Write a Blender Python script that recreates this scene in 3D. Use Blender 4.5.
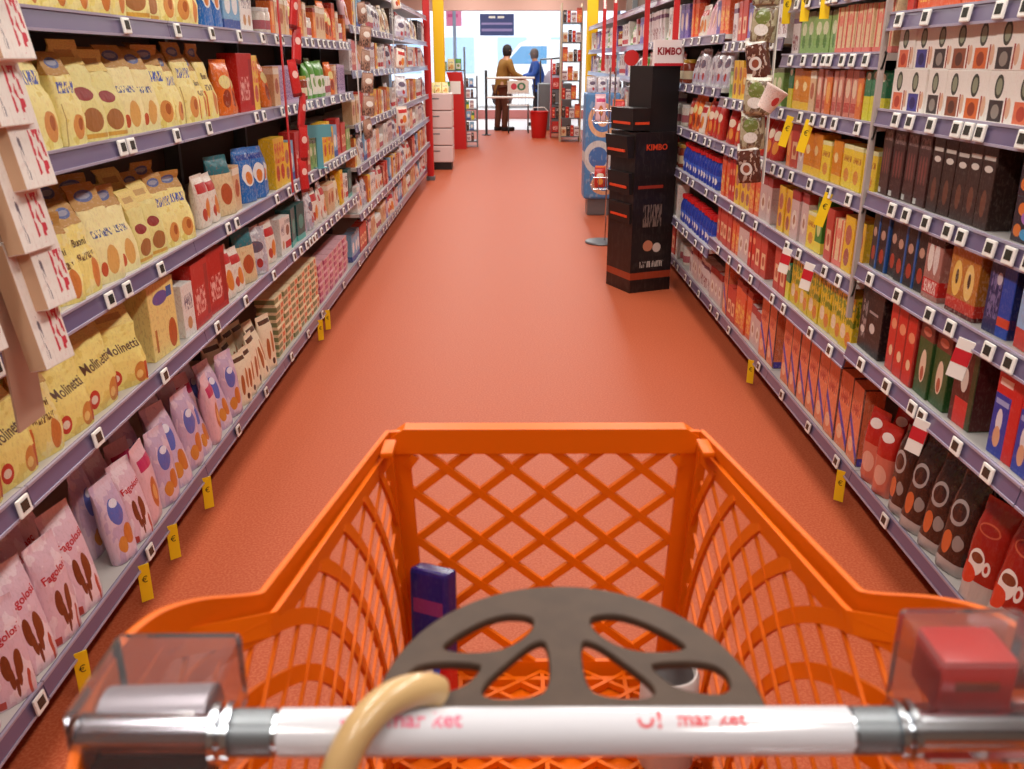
import bpy, bmesh, math, random
from mathutils import Vector, Matrix
from mathutils.bvhtree import BVHTree
R = math.radians
random.seed(11)
scn = bpy.context.scene
C = scn.collection
for o in list(bpy.data.objects): bpy.data.objects.remove(o)

# ------------------------------------------------------------ camera, world, lights, exposure
cam_d = bpy.data.cameras.new('camera'); cam = bpy.data.objects.new('camera', cam_d); C.objects.link(cam)
cam_d.sensor_width = 36; cam_d.lens = 900 / 1024 * 36; cam_d.clip_start = .02; cam_d.clip_end = 200
cam.location = (0, 0, 1.40)
cam.rotation_euler = (R(90 - 19.8), 0, R(-0.27))
cam_d.dof.use_dof = True; cam_d.dof.focus_distance = 3.6; cam_d.dof.aperture_fstop = 8.0
scn.camera = cam
vs = scn.view_settings
vs.view_transform = 'Standard'; vs.look = 'None'; vs.gamma = 1; vs.use_curve_mapping = False
vs.exposure = 0.0
w = bpy.data.worlds.new('daylight'); scn.world = w; w.use_nodes = True
bg = w.node_tree.nodes['Background']; bg.inputs[0].default_value = (.84, .92, 1.0, 1); bg.inputs[1].default_value = 3.0

def area(name, loc, sx, sy, power, col=(1, .965, .90), rot=(0, 0, 0)):
    l = bpy.data.lights.new(name, 'AREA'); l.shape = 'RECTANGLE'; l.size = sx; l.size_y = sy; l.energy = power; l.color = col
    o = bpy.data.objects.new(name, l); o.location = loc; o.rotation_euler = rot; C.objects.link(o)
    return o
LAMPS = [(x, y) for y in (-1.2, 1.0, 3.2, 5.4, 7.6, 9.8, 12.0, 14.4, 17.0, 19.3, 22.2) for x in (-.8, .8)]  # two farthest pairs are added to brighten the soffit and window signs
for x, y in LAMPS: area('tube_light', (x, y, 3.03), .24, 1.5, 28.5 if y < 9 else 31)

# ------------------------------------------------------------ colour and materials
def lin(c):
    return tuple((v / 12.92 if v <= .04045 else ((v + .055) / 1.055) ** 2.4) for v in (x / 255 for x in c)) + (1,)
M = {}
def mat(name, col, rough=.5, metal=0, spec=.5, emit=None, es=1, noise=None, bump=None, trans=0, alpha=1, coat=0):
    if name in M: return M[name]
    m = bpy.data.materials.new(name); m.use_nodes = True; nt = m.node_tree; b = nt.nodes['Principled BSDF']
    c = lin(col)
    b.inputs['Base Color'].default_value = c; b.inputs['Roughness'].default_value = rough; b.inputs['Metallic'].default_value = metal
    b.inputs['Specular IOR Level'].default_value = spec; b.inputs['Transmission Weight'].default_value = trans
    b.inputs['Alpha'].default_value = alpha; b.inputs['Coat Weight'].default_value = coat
    tc = nt.nodes.new('ShaderNodeTexCoord')
    if emit: b.inputs['Emission Color'].default_value = lin(emit); b.inputs['Emission Strength'].default_value = es
    if noise:   # (second colour, scale, low, high)
        n = nt.nodes.new('ShaderNodeTexNoise'); n.inputs['Scale'].default_value = noise[1]; n.inputs['Detail'].default_value = 3
        nt.links.new(tc.outputs['Object'], n.inputs['Vector'])
        r = nt.nodes.new('ShaderNodeMapRange'); r.inputs[1].default_value = noise[2]; r.inputs[2].default_value = noise[3]
        nt.links.new(n.outputs[0], r.inputs[0])
        x = nt.nodes.new('ShaderNodeMix'); x.data_type = 'RGBA'; x.inputs[6].default_value = c; x.inputs[7].default_value = lin(noise[0])
        nt.links.new(r.outputs[0], x.inputs[0]); nt.links.new(x.outputs[2], b.inputs['Base Color'])
    if bump:    # (scale, strength)
        n = nt.nodes.new('ShaderNodeTexNoise'); n.inputs['Scale'].default_value = bump[0]; nt.links.new(tc.outputs['Object'], n.inputs['Vector'])
        bu = nt.nodes.new('ShaderNodeBump'); bu.inputs['Strength'].default_value = bump[1]; bu.inputs['Distance'].default_value = .003
        nt.links.new(n.outputs[0], bu.inputs['Height']); nt.links.new(bu.outputs[0], b.inputs['Normal'])
    M[name] = m; return m

def pack(name, base, elems=(), rough=.45, blotch=None, spec=.5, bump=None, detail=.20):
    """printed packaging: flat shapes laid over the pack's own front in its bounding-box frame"""
    if name in M: return M[name]
    m = bpy.data.materials.new(name); m.use_nodes = True; nt = m.node_tree; N = nt.nodes; L = nt.links
    b = N['Principled BSDF']; b.inputs['Roughness'].default_value = rough; b.inputs['Specular IOR Level'].default_value = spec
    tc = N.new('ShaderNodeTexCoord'); sep = N.new('ShaderNodeSeparateXYZ'); L.new(tc.outputs['Generated'], sep.inputs[0])
    def math_(op, a, b_=None, c_=None):
        n = N.new('ShaderNodeMath'); n.operation = op
        for i, v in enumerate((a, b_, c_)):
            if v is None: continue
            if isinstance(v, (int, float)): n.inputs[i].default_value = v
            else: L.new(v, n.inputs[i])
        return n.outputs[0]
    cur = None
    def over(mask, col):
        nonlocal cur
        x = N.new('ShaderNodeMix'); x.data_type = 'RGBA'
        if cur is None: x.inputs[6].default_value = lin(base)
        else: L.new(cur, x.inputs[6])
        x.inputs[7].default_value = lin(col); L.new(mask, x.inputs[0]); cur = x.outputs[2]
    X, Z = sep.outputs[0], sep.outputs[2]
    def noise(scale, sx=1, sz=1, det=2):
        mp = N.new('ShaderNodeMapping'); mp.inputs['Scale'].default_value = (sx, 1, sz); L.new(tc.outputs['Generated'], mp.inputs[0])
        n = N.new('ShaderNodeTexNoise'); n.inputs['Scale'].default_value = scale; n.inputs['Detail'].default_value = det; L.new(mp.outputs[0], n.inputs['Vector'])
        return n.outputs[0]
    if blotch:
        over(math_('MULTIPLY', math_('GREATER_THAN', noise(blotch[1]), blotch[2]), 1.0), blotch[0])
    for e in elems:
        if e[0] in 'rtp':
            _, x0, x1, z0, z1, col = e[:6]
            k = math_('MULTIPLY', math_('COMPARE', X, (x0 + x1) / 2, (x1 - x0) / 2), math_('COMPARE', Z, (z0 + z1) / 2, (z1 - z0) / 2))
            if e[0] == 't': k = math_('MULTIPLY', k, math_('GREATER_THAN', noise(e[6] if len(e) > 6 else 9, 2.2, .9, 1), .5))
            if e[0] == 'p': k = math_('MULTIPLY', k, math_('GREATER_THAN', noise(e[6] if len(e) > 6 else 9), .5))
            over(k, col)
        elif e[0] == 'e':
            _, cx, cz, rx, rz, col = e[:6]
            dx = math_('DIVIDE', math_('SUBTRACT', X, cx), rx); dz = math_('DIVIDE', math_('SUBTRACT', Z, cz), rz)
            over(math_('LESS_THAN', math_('ADD', math_('MULTIPLY', dx, dx), math_('MULTIPLY', dz, dz)), 1.0), col)
        elif e[0] == 's':  # diagonal sash
            _, k_, off, wd, col = e
            over(math_('COMPARE', math_('ADD', math_('MULTIPLY', X, k_), Z), off, wd), col)
    if sum(base) < 330: detail *= .22
    if name in ('p_breadstick', 'p_lilac', 'p_rose', 'p_creambrown', 'p_tanwhite'): detail *= .45
    if 'cap' in name or 'coff' in name or 'display' in name or 'choc' in name: detail *= .3
    if detail:   # fine small print and picture detail
        c_ = (126, 66, 44) if sum(base) > 380 else (232, 204, 180)
        over(math_('MULTIPLY', math_('GREATER_THAN', noise(13, 1.7, 1.2, 3), .57), detail), c_)
        over(math_('MULTIPLY', math_('GREATER_THAN', noise(8.3, 1, 1.7, 3), .60), detail * .8), (250, 240, 226) if sum(base) < 560 else (214, 110, 70))
    if cur is None: b.inputs['Base Color'].default_value = lin(base)
    else: L.new(cur, b.inputs['Base Color'])
    if bump:
        n = N.new('ShaderNodeTexNoise'); n.inputs['Scale'].default_value = bump[0]; n.inputs['Detail'].default_value = 3; L.new(tc.outputs['Generated'], n.inputs['Vector'])
        bu = N.new('ShaderNodeBump'); bu.inputs['Strength'].default_value = bump[1]; bu.inputs['Distance'].default_value = .01
        L.new(n.outputs[0], bu.inputs['Height']); L.new(bu.outputs[0], b.inputs['Normal'])
    M[name] = m; return m

# ------------------------------------------------------------ mesh building
class MB:
    def __init__(s): s.v = []; s.f = []; s.mi = []; s.mats = []
    def m(s, material):
        if material not in s.mats: s.mats.append(material)
        return s.mats.index(material)
    def add(s, vs_, fs_, material):
        k = len(s.v); i = s.m(material)
        s.v += [tuple(p) for p in vs_]; s.f += [tuple(a + k for a in f) for f in fs_]; s.mi += [i] * len(fs_)
    def box(s, x0, x1, y0, y1, z0, z1, material):
        s.add([(x, y, z) for z in (z0, z1) for y in (y0, y1) for x in (x0, x1)],
              [(0, 2, 3, 1), (4, 5, 7, 6), (0, 1, 5, 4), (2, 6, 7, 3), (0, 4, 6, 2), (1, 3, 7, 5)], material)
    def rbox(s, x0, x1, y0, y1, z0, z1, r, material, xf=None):
        bm = bmesh.new(); bmesh.ops.create_cube(bm, size=1)
        for v in bm.verts: v.co = Vector(((x0 + x1) / 2 + v.co.x * (x1 - x0), (y0 + y1) / 2 + v.co.y * (y1 - y0), (z0 + z1) / 2 + v.co.z * (z1 - z0)))
        bmesh.ops.bevel(bm, geom=list(bm.edges), offset=r, segments=2, profile=.6, affect='EDGES')
        bm.verts.index_update()
        s.add([(xf @ v.co if xf else v.co) for v in bm.verts], [[v.index for v in f.verts] for f in bm.faces], material); bm.free()
    def loops(s, loops, material, caps=True, closed=True):
        n = len(loops[0]); vs_ = [p for l in loops for p in l]; fs_ = []
        for i in range(len(loops) - 1):
            for j in range(n if closed else n - 1):
                a = i * n + j; b = i * n + (j + 1) % n
                fs_.append((a, b, b + n, a + n))
        if caps and closed: fs_.append(tuple(range(n))[::-1]); fs_.append(tuple((len(loops) - 1) * n + j for j in range(n)))
        s.add(vs_, fs_, material)
    def lathe(s, prof, cx, cy, material, n=16, z0=0):
        s.loops([[(cx + r * math.cos(2 * math.pi * j / n), cy + r * math.sin(2 * math.pi * j / n), z0 + z) for j in range(n)] for r, z in prof], material)
    def tube(s, pts, r, material, n=10, caps=True):
        pts = [Vector(p) for p in pts]; rs = r if isinstance(r, (list, tuple)) else [r] * len(pts)
        up = Vector((0, 0, 1)); L = []; prev = None
        for i, p in enumerate(pts):
            t = (pts[min(i + 1, len(pts) - 1)] - pts[max(i - 1, 0)]).normalized()
            if prev is None:
                a = up if abs(t.dot(up)) < .9 else Vector((1, 0, 0)); u = t.cross(a).normalized()
            else: u = (prev - t * prev.dot(t)).normalized()
            prev = u; v = t.cross(u)
            L.append([p + (u * math.cos(2 * math.pi * j / n) + v * math.sin(2 * math.pi * j / n)) * rs[i] for j in range(n)])
        s.loops(L, material, caps)
    def bar(s, p, q, nrm, wd, dp, material):
        """flat bar from p to q: width wd across, depth dp along nrm"""
        p, q, nrm = Vector(p), Vector(q), Vector(nrm).normalized()
        t = q - p
        if t.length < 1e-5: return
        t.normalize(); u = t.cross(nrm).normalized() * wd / 2; d = nrm * dp
        s.loops([[a + u, a + u + d, a - u + d, a - u] for a in (p, q)], material)
    def ribbon(s, pts, nrms, wd, dp, material):
        L = []; pts = [Vector(p) for p in pts]
        for i, p in enumerate(pts):
            t = (pts[min(i + 1, len(pts) - 1)] - pts[max(i - 1, 0)]).normalized(); n_ = Vector(nrms[i]).normalized()
            u = t.cross(n_).normalized() * wd / 2
            L.append([p + u, p + u + n_ * dp, p - u + n_ * dp, p - u])
        s.loops(L, material)
    def mesh(s, name, smooth=False):
        me = bpy.data.meshes.new(name); me.from_pydata(s.v, [], s.f); me.update()
        for m_ in s.mats: me.materials.append(m_)
        me.polygons.foreach_set('material_index', s.mi)
        bm = bmesh.new(); bm.from_mesh(me); bmesh.ops.recalc_face_normals(bm, faces=bm.faces)
        if smooth:
            for f in bm.faces: f.smooth = True
            for e in bm.edges:
                if len(e.link_faces) == 2 and e.calc_face_angle(0) > .9: e.smooth = False
        bm.to_mesh(me); bm.free(); return me
    def build(s, name, parent=None, smooth=False, loc=(0, 0, 0), rot=(0, 0, 0)):
        o = bpy.data.objects.new(name, s.mesh(name, smooth)); C.objects.link(o); o.location = loc; o.rotation_euler = rot
        if parent: o.parent = parent
        return o
def tag(o, label, cat, group=None, kind=None):
    o['label'] = label; o['category'] = cat
    if group: o['group'] = group
    if kind: o['kind'] = kind
    return o
def struct(o): o['kind'] = 'structure'; return o
def empty(name, loc=(0, 0, 0), rz=0):
    o = bpy.data.objects.new(name, None); C.objects.link(o); o.location = loc; o.rotation_euler = (0, 0, rz); o.empty_display_size = .1; return o
def text_mesh(txt, size, bold=0):
    cu = bpy.data.curves.new('lettering', 'FONT'); cu.body = txt; cu.size = size; cu.align_x = 'CENTER'; cu.align_y = 'CENTER'; cu.offset = bold; cu.resolution_u = 2
    o = bpy.data.objects.new('lettering', cu); C.objects.link(o)
    dg = bpy.context.evaluated_depsgraph_get(); me = bpy.data.meshes.new_from_object(o.evaluated_get(dg))
    vs_ = [v.co.copy() for v in me.vertices]; fs_ = [tuple(p.vertices) for p in me.polygons]
    bpy.data.objects.remove(o); bpy.data.curves.remove(cu); bpy.data.meshes.remove(me)
    return vs_, fs_
def letter(mb, txt, size, material, cx, cz, y=0., rot=0, shear=0, bold=0, onto=None, side='front'):
    """letters on the local -Y face, dropped onto the surface 'onto' when given"""
    vs_, fs_ = text_mesh(txt, size, bold); out = []
    for v in vs_:
        x, z = v.x + shear * v.y, v.y
        x, z = cx + x * math.cos(rot) - z * math.sin(rot), cz + x * math.sin(rot) + z * math.cos(rot)
        yy = y
        if onto:
            h = onto.ray_cast(Vector((x, -1, z)), Vector((0, 1, 0)))
            if h[0] is not None: yy = h[0].y - .0012
        out.append((x, yy, z))
    mb.add(out, fs_, material)

# ------------------------------------------------------------ base materials
m_floor = mat('floor_lino', (168, 75, 44), .5, spec=.16, noise=((181, 94, 62), 140, .42, .62))
m_white = mat('white_paint', (226, 222, 214), .6)
m_ceil = mat('ceiling_tiles', (176, 172, 166), .8)
m_wall = mat('shop_wall', (150, 132, 118), .8)
m_soffit = mat('soffit', (222, 178, 164), .7)
m_shelf = mat('shelf_steel', (205, 200, 196), .4, spec=.4)
m_back = mat('rack_back', (84, 62, 50), .6)
m_rail = mat('rail_strip', (104, 92, 122), .28, coat=.3)
m_railedge = mat('rail_edge', (168, 160, 180), .3)
m_kick = mat('kick_plate', (108, 34, 24), .5)
m_tagw = mat('tag_white', (238, 236, 230), .35)
m_tagd = mat('tag_screen', (46, 50, 44), .2)
m_yel = mat('flag_yellow', (244, 206, 24), .5)
m_black = mat('black_card', (26, 20, 20), .45)
m_red = mat('red_paint', (196, 28, 28), .4)
m_yelpost = mat('yellow_paint', (238, 190, 14), .45)
m_chrome = mat('chrome', (200, 204, 210), .18, metal=1)
m_grey = mat('grey_metal', (120, 124, 128), .4, metal=.6)
m_darkmetal = mat('dark_metal', (50, 50, 54), .4)
m_orange = mat('cart_orange', (218, 98, 2), .45, spec=.22)
m_brown = mat('tray_plastic', (74, 57, 46), .5, spec=.2, noise=((68, 52, 42), 40, .4, .6))
m_inkb = mat('ink_brown', (92, 52, 22), .5)
m_inkr = mat('ink_red', (200, 36, 48), .5)
m_inkw = mat('ink_white', (240, 238, 232), .5)
m_inkblue = mat('ink_blue', (44, 74, 160), .5)
m_inkgold = mat('ink_orange', (222, 70, 30), .5)

# ------------------------------------------------------------ setting
b = MB(); b.box(-7, 7, -3, 24, -.1, 0, m_floor); struct(b.build('floor'))
b = MB(); b.box(-7, 7, -3, 24, 3.2, 3.3, m_ceil); struct(b.build('ceiling'))
b = MB(); b.box(-7.1, -7, -3, 24, 0, 3.2, m_wall); struct(b.build('wall_left'))
b = MB(); b.box(7, 7.1, -3, 24, 0, 3.2, m_wall); struct(b.build('wall_right'))
b = MB(); b.box(-7, 7, -3.1, -3, 0, 3.2, m_wall); struct(b.build('wall_rear'))
b = MB()
b.box(-7, -3.0, 23.9, 24, 0, 3.2, m_wall); b.box(3.6, 7, 23.9, 24, 0, 3.2, m_wall); b.box(-3.0, 3.6, 23.9, 24, 2.9, 3.2, m_wall)
struct(b.build('wall_front'))
b = MB(); b.box(-4, 4, 20.6, 20.9, 2.40, 3.2, m_soffit); struct(b.build('trim_1'))
b = MB(); b.box(-4, 4, 20.0, 23.9, .0, .004, mat('entrance_pale', (226, 220, 220), .35)); struct(b.build('trim_2'))  # thin pale slab over the floor before the entrance glass
b = MB(); b.box(-3.0, 3.6, 23.80, 23.9, .004, .22, mat('sill_pink', (206, 128, 124), .5)); struct(b.build('trim_3'))
m_glass = bpy.data.materials.new('window_glass'); m_glass.use_nodes = True
nt = m_glass.node_tree; nt.nodes.remove(nt.nodes['Principled BSDF'])
tr = nt.nodes.new('ShaderNodeBsdfTransparent'); gl = nt.nodes.new('ShaderNodeBsdfGlossy'); gl.inputs['Roughness'].default_value = .03
mx = nt.nodes.new('ShaderNodeMixShader'); mx.inputs[0].default_value = .08
nt.links.new(tr.outputs[0], mx.inputs[1]); nt.links.new(gl.outputs[0], mx.inputs[2]); nt.links.new(mx.outputs[0], nt.nodes['Material Output'].inputs[0])
M['glass'] = m_glass
m_frame = mat('window_frame', (150, 168, 196), .4)
win = empty('window_1', (.3, 23.95, 0)); struct(win)
b = MB(); b.box(-3.3, 3.3, -.006, .006, .1, 2.85, m_glass); b.build('pane', win)
b = MB()
for x in (-3.3, -1.65, 1.0, 2.4, 3.25): b.box(x, x + .08, -.04, .04, 0, 2.9, m_frame)
b.box(-3.3, 3.3, -.04, .04, 0, .1, m_frame); b.box(-3.3, 3.3, -.04, .04, 2.82, 2.9, m_frame)
b.build('window_frame', win)
m_pave = mat('pavement', (210, 205, 200), .8)
b = MB(); b.box(-40, 40, 24.0, 80, -.14, -.04, m_pave); struct(b.build('ground'))

# white van and street front outside
m_van = mat('van_white', (240, 240, 240), .3); m_tyre = mat('rubber', (25, 25, 27), .7); m_vglass = mat('van_glass', (110, 160, 200), .1)
v = empty('parked_van', (1.53, 31, -.04)); tag(v, 'white parked van seen outside through the shop entrance glass', 'van')
b = MB()
prof = [(-2.6, .35), (-2.6, 1.0), (-2.4, 1.15), (-1.75, 1.3), (-1.15, 1.95), (-.9, 2.05), (2.5, 2.05), (2.6, 1.9), (2.6, .35)]
b.loops([[(x, y, z) for x, z in prof] for y in (-.95, .95)], m_van); b.build('body', v)
b = MB(); b.loops([[(-1.6, y, 1.34), (-1.1, y, 1.86), (-.3, y, 1.86), (-.3, y, 1.34)] for y in (-.96, -.955)], m_vglass)
b.build('side_window', v)
for wx in (-1.7, 1.7):
    b = MB(); b.loops([[(wx + .34 * math.cos(a * .5236), y, .34 + .34 * math.sin(a * .5236)) for a in range(12)] for y in (-.99, -.75)], m_tyre); b.build('wheel', v)
m_fac = mat('facade_pale', (214, 226, 240), .9, noise=((228, 232, 240), 1.2, .4, .6))
b = MB(); b.box(-20, 20, 40, 40.4, -.04, 7, m_fac)
fac = b.build('building'); tag(fac, 'pale building front across the street beyond the glass', 'building')
for i in range(9):
    b = MB(); b.box(-9.2 + i * 2.2, -8.0 + i * 2.2, 39.96, 40.0, .9, 2.3, mat('facade_glass', (170, 196, 224), .2)); b.build('window', fac)

# signs fixed on the glass
b = MB(); b.box(-.42, .42, 0, .02, 0, .5, mat('sign_blue', (62, 74, 128), .5))
b.box(-.38, .38, -.004, 0, .25, .30, mat('sign_line', (150, 140, 190), .5)); b.box(-.38, .38, -.004, 0, .1, .16, M['sign_line'])
for x in (-.2, .02): b.box(x, x + .16, -.004, 0, .4, .45, m_inkw)
tag(b.build('window_sign', loc=(-.26, 23.923, 1.98)), 'dark blue poster with pale lines on the entrance window', 'sign')
b = MB(); b.box(-.19, .19, 0, .02, 0, .36, mat('sign_pink', (244, 150, 196), .5)); b.box(-.15, .1, -.004, 0, .2, .28, mat('sign_pink_dark', (226, 96, 160), .5))
tag(b.build('window_sign', loc=(-1.32, 23.923, 2.2)), 'small pink poster on the entrance window beside the grey mullion', 'sign')

# ceiling lamp fittings
m_lamp = mat('lamp_diffuser', (255, 250, 240), .5, emit=(255, 248, 235), es=2.5)
lf = None
LO = ['closest', 'second', 'third', 'fourth', 'fifth', 'sixth', 'seventh', 'eighth', 'ninth', 'tenth', 'farthest']
for i, (x, y) in enumerate(LAMPS):
    if lf is None:
        lf = empty('ceiling_lamp'); b = MB(); b.box(-.16, .16, -.8, .8, .06, .16, m_white); b.build('housing', lf)
        b = MB(); b.box(-.13, .13, -.77, .77, .04, .06, m_lamp); b.build('diffuser', lf); o = lf
    else:
        o = lf.copy(); C.objects.link(o)
        for ch in list(lf.children): c = ch.copy(); C.objects.link(c); c.parent = o
    o.location = (x, y, 3.04)
    tag(o, 'white tube lamp on the ceiling, %s from the rear wall, %s row' % (LO[i // 2], 'left' if x < 0 else 'right'), 'ceiling lamp', 'ceiling lamps over the aisle')

# ------------------------------------------------------------ shopping cart
CX = .050
cart = empty('shopping_cart', (CX, .75, 0)); tag(cart, 'orange plastic lattice shopping cart with a white handle, nearest thing to the viewer', 'shopping cart')
cY = .75   # cart origin along the aisle; all cart points below are in world minus origin
def cp(x, y, z): return Vector((x, y - cY, z))
ZT, ZB, YF, YR = .93, .545, 1.12, .40
# rim path (half): far corner -> kink -> flare -> rear
rimh = [(.207, 1.12, .93), (.218, 1.06, .93), (.2745, .742, .93), (.276, .732, .93), (.2775, .724, .932), (.285, .700, .945), (.297, .665, .966), (.305, .64, .980), (.311, .603, .998), (.315, .573, 1.008), (.317, .527, 1.018), (.313, .47, 1.014), (.304, .42, 1.0), (.296, .385, .98)]
def smooth_path(p, it=2):
    for _ in range(it):
        q = [p[0]]
        for a, b_ in zip(p, p[1:]):
            q.append(tuple(a[i] * .75 + b_[i] * .25 for i in range(3))); q.append(tuple(a[i] * .25 + b_[i] * .75 for i in range(3)))
        q.append(p[-1]); p = q
    return p
rimh = smooth_path(rimh, 2)
for sgn in (-1, 1):
    b = MB(); L = []
    for i, p in enumerate(rimh):
        a = Vector(rimh[max(i - 1, 0)]); c = Vector(rimh[min(i + 1, len(rimh) - 1)]); t = (c - a); t.z = 0; t.normalize()
        out = Vector((t.y, -t.x, 0)) * -1
        if out.x < 0: out = -out
        P = Vector(p); sec = [P + out * .002, P + out * .004 + Vector((0, 0, .0015)), P + out * .008 + Vector((0, 0, .001)), P + out * .009 + Vector((0, 0, -.008)), P + out * .006 + Vector((0, 0, -.008)), P + out * .005 + Vector((0, 0, -.036)), P + out * .002 + Vector((0, 0, -.036))]
        L.append([cp(q.x * sgn, q.y, q.z) for q in sec])
    b.loops(L, m_orange); b.build('side_rim', cart, smooth=True)
# corner lugs at the far corners
for sgn in (-1, 1):
    b = MB(); b.rbox(sgn * .204 - .008, sgn * .204 + .008, 1.04 - cY, 1.085 - cY, .926, .934, .003, m_orange); b.build('corner_lug', cart, smooth=True)
# front rim
b = MB(); L = []
for x in [-.208, -.2, -.19] + [-.18 + .02 * i for i in range(19)] + [.19, .2, .208]:
    dz = -.012 * max(0, (abs(x) - .19) / .018)
    L.append([cp(x, 1.116, .934 + dz), cp(x, 1.14, .934 + dz), cp(x, 1.145, .92 + dz), cp(x, 1.124, .924 + dz), cp(x, 1.124, .898), cp(x, 1.116, .898)])
b.loops(L, m_orange); b.build('front_rim', cart)
def hw_top(y): # half width of the side panel at the top
    return .205 + (1.12 - y) / (1.12 - .707) * (.2725 - .205) if y > .707 else .2725 + min(.036, (.707 - y) * .36)
def hw_bot(y): return .188 + (1.12 - y) * .085
def SP(sgn, y, z, off=0):
    k = (z - ZB) / (ZT - ZB); return cp(sgn * (hw_bot(y) * (1 - k) + hw_top(y) * k + off), y, z)
def side_top(y):
    if y > .72: return .905
    if y > .60: return .905 + (.72 - y) / .12 * .062
    return .967
for sgn in (-1, 1):
    b = MB(); NI = Vector((-sgn, .1, 0)); ins = lambda y, z: .42 < y < 1.115 and ZB < z < side_top(y)
    # curved ribs
    for r in (.16, .215, .27, .325, .38, .435, .49, .545, .60, .655):
        seg = []
        for k in range(0, 91):
            a = R(-10 + k * 2); y, z = .60 + r * math.cos(a), .60 + r * math.sin(a)
            if ins(y, z): seg.append((y, z))
            else:
                if len(seg) > 2: b.ribbon([SP(sgn, *q) for q in seg], [NI] * len(seg), .017, -.005, m_orange)
                seg = []
        if len(seg) > 2: b.ribbon([SP(sgn, *q) for q in seg], [NI] * len(seg), .017, -.005, m_orange)
    # straight descending slats
    sl = .58; z0 = ZB - sl * .75
    while z0 < 1.0:
        pts = []
        for k in range(0, 60):
            y = .42 + k * .0118; z = z0 + sl * (y - .42)
            if ins(y, z): pts.append((y, z))
        if len(pts) > 1: b.bar(SP(sgn, *pts[0], .0042), SP(sgn, *pts[-1], .0042), NI, .0045, -.004, m_orange)
        z0 += .040
    # frame of the panel
    for (y0, z0_, y1, z1, wd) in ((1.112, ZB, 1.112, .915, .026), (.42, ZB, 1.12, ZB, .03), (.42, ZB, .42, .955, .03)):
        b.bar(SP(sgn, y0, z0_), SP(sgn, y1, z1), NI, wd, -.012, m_orange)
    ys = [1.11 - k * .0115 for k in range(61)]
    b.ribbon([SP(sgn, y, side_top(y) - .002) for y in ys], [NI] * len(ys), .022, -.006, m_orange)
    b.build('side_panel', cart)
# front lattice panel
b = MB(); hwf = lambda z: .188 + (z - ZB) / (ZT - ZB) * (.203 - .188)
def lattice(b, P, U, V, pu, pv, wd, dp, n, slope_mats):
    """two families of diagonal bars clipped to u in +-U(v), v in V"""
    for s_ in (-1, 1):
        k = -30
        while k < 31:
            pts = []
            for i in range(0, 81):
                v_ = V[0] + (V[1] - V[0]) * i / 80; u = k * pu + s_ * (v_ - V[0]) / pv * pu
                if abs(u) < U(v_): pts.append((u, v_))
            if len(pts) > 1: b.bar(P(*pts[0]) + Vector(n) * (.0006 * (s_ + 2)), P(*pts[-1]) + Vector(n) * (.0006 * (s_ + 2)), n, wd, dp * (1 + .06 * s_), m_orange)
            k += 1
lattice(b, lambda u, v_: cp(u, 1.118, v_), hwf, (ZB, .915), .089, .073, .0108, .008, (0, 1, 0), None)
for sgn in (-1, 1): b.bar(cp(sgn * (hwf(ZB) - .008), 1.118, ZB), cp(sgn * (hwf(ZT) - .006), 1.118, .93), (0, 1, 0), .024, .008, m_orange)
b.bar(cp(-.19, 1.118, ZB), cp(.19, 1.118, ZB), (0, 1, 0), .03, .008, m_orange)
for sgn in (-1, 1):   # rounded fillets of the corner openings
    b.bar(cp(sgn * .176, 1.1172, .894), cp(sgn * .188, 1.1172, .878), (0, 1, 0), .012, .0085, m_orange)
b.build('front_panel', cart)
# basket floor
b = MB(); m_orange_in = m_orange
lattice(b, lambda u, v_: cp(u, v_, ZB), lambda v_: hw_bot(v_), (.44, 1.115), .064, .045, .006, -.01, (0, 0, 1), None)
for y in (.45, .62, .80, .97, 1.05, 1.10): b.bar(cp(-hw_bot(y), y, ZB), cp(hw_bot(y), y, ZB), (0, 0, 1), .008, -.0115, m_orange)
for x in (-.12, 0, .12): b.bar(cp(x, .44, ZB + .0012), cp(x, 1.115, ZB + .0012), (0, 0, 1), .006, -.011, m_orange)
b.add([cp(-hw_bot(.43), .43, ZB - .012), cp(hw_bot(.43), .43, ZB - .012), cp(hw_bot(1.115), 1.115, ZB - .012), cp(-hw_bot(1.115), 1.115, ZB - .012)], [(0, 1, 2, 3)], m_orange)
b.build('basket_floor', cart)
# chassis under the basket: side rails, posts and four casters
b = MB()
for sgn in (-1, 1):
    b.tube([cp(sgn * .21, .42, .55), cp(sgn * .225, .41, .40), cp(sgn * .23, .42, .16), cp(sgn * .215, .52, .13), cp(sgn * .17, 1.02, .13)], .016, m_darkmetal)
b.tube([cp(-.17, 1.02, .13), cp(.17, 1.02, .13)], .014, m_darkmetal); b.tube([cp(-.22, .45, .14), cp(.22, .45, .14)], .014, m_darkmetal)
for sgn in (-1, 1): b.tube([cp(sgn * .17, .80, .13), cp(sgn * .15, .66, .54)], .012, m_darkmetal)
b.build('chassis', cart, smooth=True)
for sgn in (-1, 1):
    for y, x in ((.46, .222), (1.0, .172)):
        b = MB(); b.loops([[cp(sgn * x + dx, y + r * math.cos(a * R(22.5)), .055 + r * math.sin(a * R(22.5))) for a in range(16)] for dx, r in ((-.014, .048), (-.011, .055), (.011, .055), (.014, .048))], m_tyre)
        b.tube([cp(sgn * x + .018, y, .055), cp(sgn * x + .018, y - .01, .13)], .006, m_chrome); b.tube([cp(sgn * x - .018, y, .055), cp(sgn * x - .018, y - .01, .13)], .006, m_chrome)
        b.build('caster', cart)
# rear gate (hangs below the handle)
b = MB()
lattice(b, lambda u, v_: cp(u, .43, v_), lambda v_: .24, (ZB, .93), .08, .07, .008, .008, (0, 1, 0), None)
b.bar(cp(-.25, .43, .93), cp(.25, .43, .93), (0, 1, 0), .02, .01, m_orange)
b.build('rear_gate', cart)

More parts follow.
